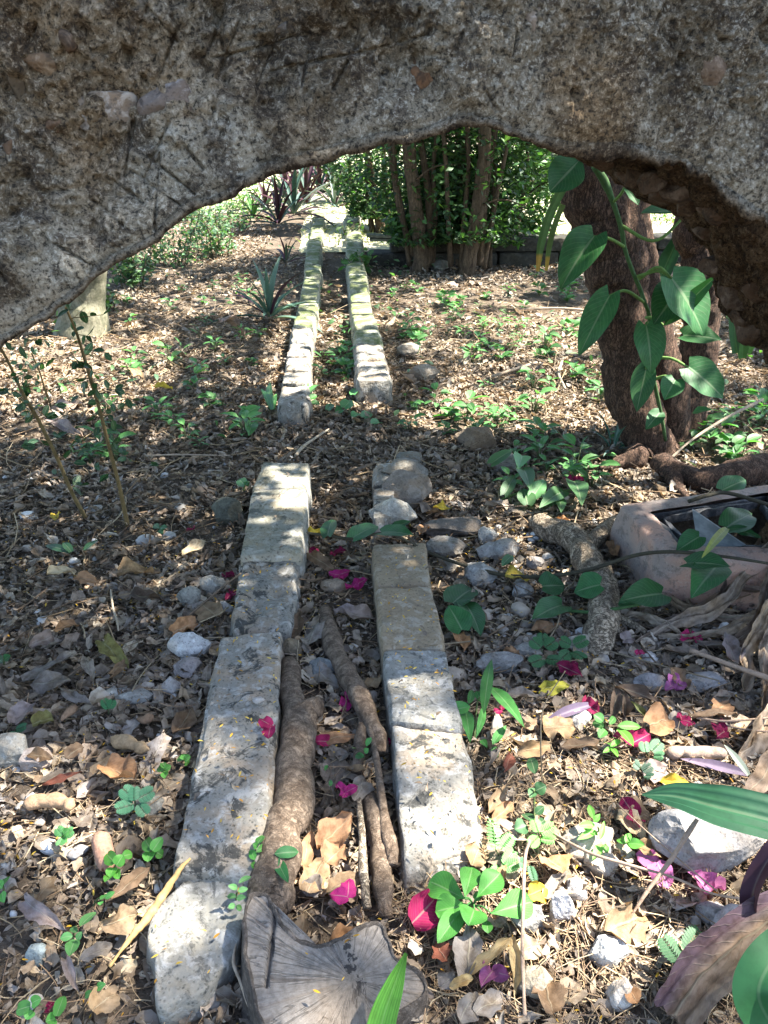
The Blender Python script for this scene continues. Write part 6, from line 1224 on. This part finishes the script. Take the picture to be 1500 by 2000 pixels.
shrub(700,540,40,60,160,11,'dark leafy tuft beside the far right wall', MIDG, .06); shrub(690,470,40,50,120,12,'leafy tuft before the old planks', DARKG, .06)
# ------------------------------------------------------------------ seedlings in the middle ground: three kinds, copied
rs = np.random.RandomState(5); protos = []
for kd in range(4):
    ac = Acc()
    for i in range(9 if kd != 2 else 7):
        an = i * 2.4 + rs.uniform(-.3, .3); el = rs.uniform(.15, .9); h = rs.uniform(.02, .09); L = rs.uniform(.04, .065); d = np.array([math.cos(an) * math.cos(el), math.sin(an) * math.cos(el), math.sin(el) * .6])
        a = np.array([d[0] * .02, d[1] * .02, h]); V, F, U = leaf(L, L * (.55, .42, .16, .75)[kd], ('oval', 'lance', 'strap', 'heart')[kd], 6, 5, .25, .6, .1, .05, rs); V = place(V, a, a + d * L, (rs.uniform(-.3, .3), rs.uniform(-.3, .3), 1)); ac.add(V, F, np.array((.065, .19, .05)) * rs.uniform(.6, 1.4), U)
        V, F, U = tube([(0, 0, 0, .0015), (*(a * .6), .0012), (*a, .0008)], 4, 4); ac.add(V, F, (.09, .12, .05), U)
    o = ac.build('ground_seedling', M['live'], loc=(0, 0, 0)); protos.append(o)
spots = []
def region(x0, y0, x1, y1, n, label, seed):
    r = random.Random(seed)
    for i in range(n): spots.append((r.uniform(x0, x1), r.uniform(y0, y1), label, r))
region(770,600,1120,700,30,'small green seedling in the dappled litter right of the far right wall','1'); region(780,700,1180,880,22,'small green seedling in the sunny strip left of the leaning tree','2'); region(610,650,690,770,12,'small green seedling growing in the far channel','3')
region(960,860,1220,960,14,'small green seedling near the foot of the leaning tree','4'); region(230,540,520,760,24,'small seedling scattered in the litter left of the far left wall','5'); region(60,780,480,900,12,'small seedling behind the saplings at left','6')
region(1300,800,1500,920,14,'small green plant around the right root of the leaning tree','7'); region(720,530,1130,590,14,'low green plant in front of the thicket','8')
LM = [(730,765,'front block of the far right wall'),(570,815,'front stone of the far left wall'),(1268,884,'foot of the leaning tree'),(528,640,'purple rosette plant'),(165,660,'foot of the pale tree'),(930,868,'dark broken stone in the sun strip'),(1010,720,'level pale stick'),(1092,730,'crooked pale stick'),(1090,602,'long straight far stick'),
 (800,690,'grey stone by the far right wall'),(828,742,'brown stone by the far right wall'),(822,530,'forked pale thicket stem'),(912,538,'right leaning thicket stem'),(1060,540,'dark kerb wall'),(1196,895,'variegated strap plant'),(1130,960,'arrow leaved cluster'),(1440,925,'big root of the leaning tree'),(1345,865,'slanting stick by the tree foot'),
 (320,760,'yellow leaf left of the far walls'),(458,660,'large mauve leaf'),(130,845,'long mauve sheath'),(205,775,'stick in the left sun patch'),(268,735,'tan leaf beyond the saplings'),(360,889,'level stick beyond the sapling stems'),(690,640,'middle of the far right wall'),(600,640,'middle of the far left wall'),(1085,640,'upper bright sun patch'),(1030,812,'broad sun strip'),(990,915,'pale stone in the sun flecks'),(488,825,'heart leaved seedling'),(1430,830,'sunny ground right of the trunk'),(330,560,'pale shrub under the arch'),(420,540,'small leaved shrub'),(720,560,'dark tuft by the far right wall'),(960,600,'shady litter before the thicket'),(870,640,'middle of the dappled litter'),(900,790,'middle of the sunny strip')]
first = [True] * 4; seen = set()
for (x, y, lab, r) in spots:
    kd = r.choice([0, 0, 1, 1, 2, 3]); s_ = r.uniform(.6, 1.25); rz_ = r.uniform(0, 6.28); p = px(x, y)
    if on_rail(p[:1], p[1:2], .1)[0]: continue
    lx_, ly_, nm = min(LM, key=lambda q: math.hypot(q[0] - x, (q[1] - y) * 2.2)); dx, dy = x - lx_, (y - ly_) * 2.2; far_ = math.hypot(dx, dy)
    rel = ('right of the ' if dx > 0 else 'left of the ') if abs(dx) > abs(dy) else ('in front of the ' if dy > 0 else 'behind the ')
    label = ('tiny ' if s_ < .85 else 'fuller ') + ('oval leaved', 'narrow leaved', 'grassy', 'heart leaved')[kd] + ' seedling ' + ('close ' if far_ < 40 else '') + rel + nm
    if label in seen: continue
    seen.add(label); o = protos[kd]
    if first[kd]: first[kd] = False
    else: o = o.copy(); COL.objects.link(o)
    o.location = (p[0], p[1], g1(p[0], p[1]) - .003); o.rotation_euler = (0, 0, rz_); o.scale = (s_, s_, s_)
    tag(o, label, 'seedling', lab.replace('small green seedling', 'seedlings').replace('small seedling', 'seedlings').replace('small green plant', 'plants').replace('low green plant', 'plants'))
for kd in range(4):
    if first[kd]: bpy.data.objects.remove(protos[kd])

# ------------------------------------------------------------------ leaf litter, straw, gravel, leaflets: past counting
rs = np.random.RandomState(99)
def scatter(n, y0, y1, seed, pad=.5):
    rs = np.random.RandomState(seed); y = np.sqrt(rs.uniform(y0 * y0, y1 * y1, n)); x = rs.uniform(-1, 1, n) * (.50 * y + pad) + .05 * y
    return x, y
def in_poly(x, y, P):
    ins = np.zeros(len(x), bool); j = len(P) - 1
    for i in range(len(P)):
        a, b = P[i], P[j]; c = ((a[1] > y) != (b[1] > y)) & (x < (b[0] - a[0]) * (y - a[1]) / (b[1] - a[1] + 1e-12) + a[0]); ins ^= c; j = i
    return ins
BOX = np.array([p[:2] for p in oB]); SLAB = RAILPOLY_SLAB; STUMP = O3[:, :2]
def clear(x, y):
    k = ~on_rail(x, y, .03); k &= ~in_poly(x, y, SLAB) & ~in_poly(x, y, STUMP) & ~in_poly(x, y, BOX)
    return k
PAL = np.array([(.32,.245,.17), (.20,.15,.105), (.23,.18,.135), (.32,.285,.25), (.26,.23,.20), (.36,.31,.27), (.10,.075,.058), (.12,.09,.068), (.17,.135,.105), (.30,.24,.18), (.22,.185,.15), (.15,.115,.09), (.40,.35,.28), (.38,.30,.21), (.26,.195,.135), (.28,.20,.135)]) * 1.2
PAL = PAL * .84 + PAL.mean(1)[:, None] * .16; PAL = PAL * .7 + PAL.mean(0)[None] * .3
def pixof(x, y): q, _ = proj(np.stack([x, y, 0 * x], 1)); return q
def litter(name, n, y0, y1, size, seed, nl, nw, hmax, dens=None, label=None, pal=PAL, aspect=.48, shape='oval', tilt=2.0):
    x, y = scatter(n, y0, y1, seed); k = clear(x, y); x, y = x[k], y[k]; r = np.random.RandomState(seed + 1)
    if dens is not None:
        k = r.rand(len(x)) < dens(x, y); x, y = x[k], y[k]
    z = gz(x, y) + r.uniform(.002, hmax, len(x)) ** 1.0
    V, F, C, U = leafcloud(np.stack([x, y, z], 1), size * np.exp(r.normal(0, .28, len(x))), seed + 2, pal, upbias=tilt, aspect=aspect, nl=nl, nw=nw, shape=shape, bend=.9, fold=.3, torn=.7)
    g = gz(V[:, 0], V[:, 1]) + .001; V[:, 2] = np.maximum(V[:, 2], g)
    o = mk(name, V, F, M['dry'], C, U); tag(o, label, 'leaf litter', None, 'stuff')
# bare soil shows in the foreground right of the wall, at lower left and on the path's far left
def dens(x, y):
    q = pixof(x, y); d = np.full(len(x), .85); P3 = np.stack([x * 2.2, y * 2.2, 0 * x], 1); nz_ = fbm(P3, 3, 13)
    bare = (q[:, 0] > 830) & (q[:, 0] < 1180) & (q[:, 1] > 1010) & (q[:, 1] < 1250); d = np.where(bare, .22, d)
    bare = (q[:, 0] < 470) & (q[:, 0] > 150) & (q[:, 1] > 840) & (q[:, 1] < 1010); d = np.where(bare, .4, d)
    d = np.where((q[:, 1] > 1330), .62, d)
    return np.clip(d * (1 + 1.1 * nz_), .05, 1)
litter('leaf_litter', 11000, .45, 2.0, .034, 301, 7, 5, .022, dens, 'deep litter of dry brown and grey leaves along the near channel')
litter('leaf_litter', 32000, 1.9, 4.2, .034, 302, 5, 5, .022, dens, 'litter of dry leaves between the near and the far walls')
litter('leaf_litter', 62000, 4.0, 11.0, .040, 303, 4, 3, .022, lambda x, y: np.where((y > 7.7) & (x > -.7), 0, np.clip(.8 + .9 * fbm(np.stack([x * 1.4, y * 1.4, 0 * x], 1), 3, 15), .12, 1)), 'far litter of dry leaves around the far walls and thicket')
litter('leaf_litter', 26000, .45, 2.6, .017, 304, 4, 3, .016, None, 'crumbled small leaf scraps on the near soil', aspect=.4)
litter('leaf_litter', 20000, 2.4, 5.0, .024, 305, 4, 3, .016, None, 'crumbled small leaf scraps on the middle ground', aspect=.4)
def fibres(name, n, y0, y1, seed, label, pal, L=(.03, .12), rad=(.0004, .0012), dens=None, hmax=.02, onrail=False):
    x, y = scatter(n, y0, y1, seed); r = np.random.RandomState(seed + 1)
    if not onrail: k = clear(x, y); x, y = x[k], y[k]
    if dens is not None: k = r.rand(len(x)) < dens(x, y); x, y = x[k], y[k]
    m = len(x); an = r.uniform(0, 6.28, m); l = r.uniform(*L, m); rd = r.uniform(*rad, m); nseg = 5; s = np.linspace(-.5, .5, nseg)
    cv = r.normal(0, .5, m); d = np.stack([np.cos(an), np.sin(an)], 1); nrm = np.stack([-d[:, 1], d[:, 0]], 1)
    C = np.zeros((m, nseg, 3)); C[:, :, :2] = np.stack([x, y], 1)[:, None] + d[:, None] * (s[None, :, None] * l[:, None, None]) + nrm[:, None] * ((s ** 2)[None, :, None] * (l * cv)[:, None, None])
    C[:, :, 2] = gz(C[:, :, 0].ravel(), C[:, :, 1].ravel()).reshape(m, nseg) + r.uniform(.003, hmax, m)[:, None] + s[None] * (r.normal(0, .25, m) * l)[:, None]
    C[:, :, 2] = np.maximum(C[:, :, 2], gz(C[:, :, 0].ravel(), C[:, :, 1].ravel()).reshape(m, nseg) + .001)
    a3 = np.array([0, 2.09, 4.19]); off = nrm[:, None, None] * np.cos(a3)[None, None, :, None]; off = np.concatenate([off, np.broadcast_to(np.sin(a3)[None, None, :, None], (m, 1, 3, 1))], -1)
    V = C[:, :, None] + off * rd[:, None, None, None]; F0 = gridF(nseg, 3, 0, True); nv = nseg * 3
    F = (F0[None] + (np.arange(m) * nv)[:, None, None]).reshape(-1, 4); c = np.repeat(pal[r.randint(0, len(pal), m)] * r.uniform(.7, 1.3, (m, 1)), nv, 0)
    o = mk(name, V.reshape(-1, 3), F, M['twig'], c); tag(o, label, 'straw', None, 'stuff')
STRAW = np.array([(.40, .29, .17), (.30, .20, .12), (.22, .15, .09), (.46, .36, .23), (.16, .11, .075)])
def sunny(x, y):
    q = pixof(x, y); return np.where((q[:, 0] > 760) & (q[:, 1] > 1480), .95, np.where(q[:, 1] > 1350, .22, .07))
fibres('dry_straw', 24000, .45, 1.9, 311, 'tangle of dry straw and fine stalks over the near ground', STRAW, (.025, .11), (.0005, .0013), sunny)
fibres('fallen_twigs', 3600, 1.5, 5.5, 312, 'scatter of fine fallen twigs in the middle ground', STRAW * .8, (.06, .24), (.001, .0026), None, .03)
def bits(name, n, y0, y1, seed, label, pal, size, dens=None, mat='pebble'):
    x, y = scatter(n, y0, y1, seed); k = clear(x, y); x, y = x[k], y[k]; r = np.random.RandomState(seed + 1)
    if dens is not None: k = r.rand(len(x)) < dens(x, y); x, y = x[k], y[k]
    m = len(x); V0, F0 = ICO[2]; Vs, Fs, Cs = [], [], []; sz = size * np.minimum(2.2, np.exp(r.normal(0, .5, m))); kinds = r.randint(0, 8, m); off = 0
    for kd in range(8):
        idx = np.where(kinds == kd)[0]; Vk, _ = rock((1, .8, .6), 700 + kd, 2, 8, .05, .66); an = r.uniform(0, 6.28, len(idx)); c_, s_ = np.cos(an)[:, None], np.sin(an)[:, None]
        W = np.stack([Vk[None, :, 0] * c_ - Vk[None, :, 1] * s_, Vk[None, :, 0] * s_ + Vk[None, :, 1] * c_, np.broadcast_to(Vk[None, :, 2], (len(idx), len(Vk)))], -1) * sz[idx][:, None, None]
        W += np.stack([x[idx], y[idx], gz(x[idx], y[idx]) + sz[idx] * .25], 1)[:, None]; nv = len(Vk)
        Vs.append(W.reshape(-1, 3)); Fs.append((F0[None] + (off + np.arange(len(idx)) * nv)[:, None, None]).reshape(-1, 3)); off += len(idx) * nv
        Cs.append(np.repeat(pal[r.randint(0, len(pal), len(idx))] * r.uniform(.75, 1.2, (len(idx), 1)), nv, 0))
    o = mk(name, np.concatenate(Vs), np.concatenate(Fs), M[mat], np.concatenate(Cs)); tag(o, label, 'gravel', None, 'stuff')
def gdens(x, y):
    q = pixof(x, y); d = np.full(len(x), .22)
    d = np.where((q[:, 0] > 830) & (q[:, 0] < 1180) & (q[:, 1] > 1010) & (q[:, 1] < 1330), 1, d); d = np.where((q[:, 0] < 500) & (q[:, 1] > 1150), .5, d); d = np.where((q[:, 0] > 560) & (q[:, 0] < 760) & (q[:, 1] > 1130), .4, d); return d
STN = np.array([(.50, .49, .47), (.40, .38, .35), (.30, .28, .25), (.58, .57, .55), (.36, .30, .24)])
bits('gravel', 3400, .5, 2.7, 321, 'pale limestone gravel on the near soil', STN, .0065, gdens)
bits('gravel', 420, .5, 2.9, 323, 'coarser pale stone chips among the near litter', STN, .016, gdens)
bits('soil_crumbs', 5200, .45, 2.2, 322, 'dark crumbs of soil on the near ground', np.array([(.06, .043, .03), (.10, .075, .055), (.04, .03, .022)]), .005)
# scraps caught on top of the walls
x, y = scatter(2600, .45, 3.0, 361); r = np.random.RandomState(362); kp = on_rail(x, y, -.06); x, y = x[kp], y[kp]
V, F, C, U = leafcloud(np.stack([x, y, np.full(len(x), .098)], 1), .013, 363, PAL, upbias=2.5, aspect=.4, nl=4, nw=3, torn=.6); tag(mk('leaf_scraps', V, F, M['dry'], C, U), 'small dry leaf scraps caught on top of the near walls', 'leaf litter', None, 'stuff')
# tiny yellow leaflets, on the ground and on top of the walls
x, y = scatter(3400, .45, 2.3, 331); r = np.random.RandomState(332); z = gz(x, y) + .022; rail = on_rail(x, y, -.04) & (y < 1.9); z = np.where(rail, .101, z)
z = np.where(in_poly(x, y, SLAB), .047, z); z = np.where(in_poly(x, y, STUMP), .085, z); kp = ~in_poly(x, y, BOX) & (rail | ~on_rail(x, y, .06)) & ((r.rand(len(x)) < .5) | rail); x, y, z = x[kp], y[kp], z[kp]
V, F, C, U = leafcloud(np.stack([x, y, z], 1), .0105, 333, np.array([(.62, .40, .035), (.55, .33, .03), (.66, .48, .08), (.5, .26, .03)]), upbias=3, aspect=.28, nl=4, nw=3, bend=.5, fold=.2)
tag(mk('yellow_leaflets', V, F, M['dry'], C, U), 'tiny fallen yellow leaflets sprinkled over walls and ground', 'leaflets', None, 'stuff')
# low green ground cover of the far middle ground, and grass on the lawn
n = 2600; x, y = scatter(n, 2.6, 8.0, 341, .6); k = clear(x, y); x, y = x[k], y[k]; r = np.random.RandomState(342); cl_ = fbm(np.stack([x * 1.6, y * 1.6, 0 * x], 1), 3, 55); q = pixof(x, y); k = (cl_ + .28 * (q[:, 0] > 740) > .25); x, y = x[k], y[k]
V, F, C, U = leafcloud(np.stack([x, y, gz(x, y) + r.uniform(.015, .10, len(x))], 1), .045, 343, np.vstack([MIDG, PALEG]), upbias=.9, aspect=.5, nl=4, nw=3, bend=.5)
tag(mk('ground_cover', V, F, M['live'], C, U), 'sparse low green leaves dotted through the far litter', 'ground cover', None, 'stuff')
n = 9000; r = np.random.RandomState(351); y = LAWN_Y + .35 + (r.rand(n) ** 1.6) * 12; x = r.uniform(-6, 9, n); k = ~((x < -.4) & (y < 11.3)); x, y = x[k], y[k]; m = len(x)
V, F, C, U = leafcloud(np.stack([x, y, 0 * x + .06], 1), .10, 352, np.array([(.16, .22, .05), (.22, .24, .09), (.26, .23, .12), (.12, .19, .05)]), upbias=0, aspect=.12, nl=3, nw=3, shape='strap', dirs=np.tile([[0, 0, 1.0]], (m, 1)), jit=.5)
tag(mk('lawn_grass', V, F, M['live'], C, U), 'sunlit grass blades on the lawn beyond the kerb wall', 'grass', None, 'stuff')
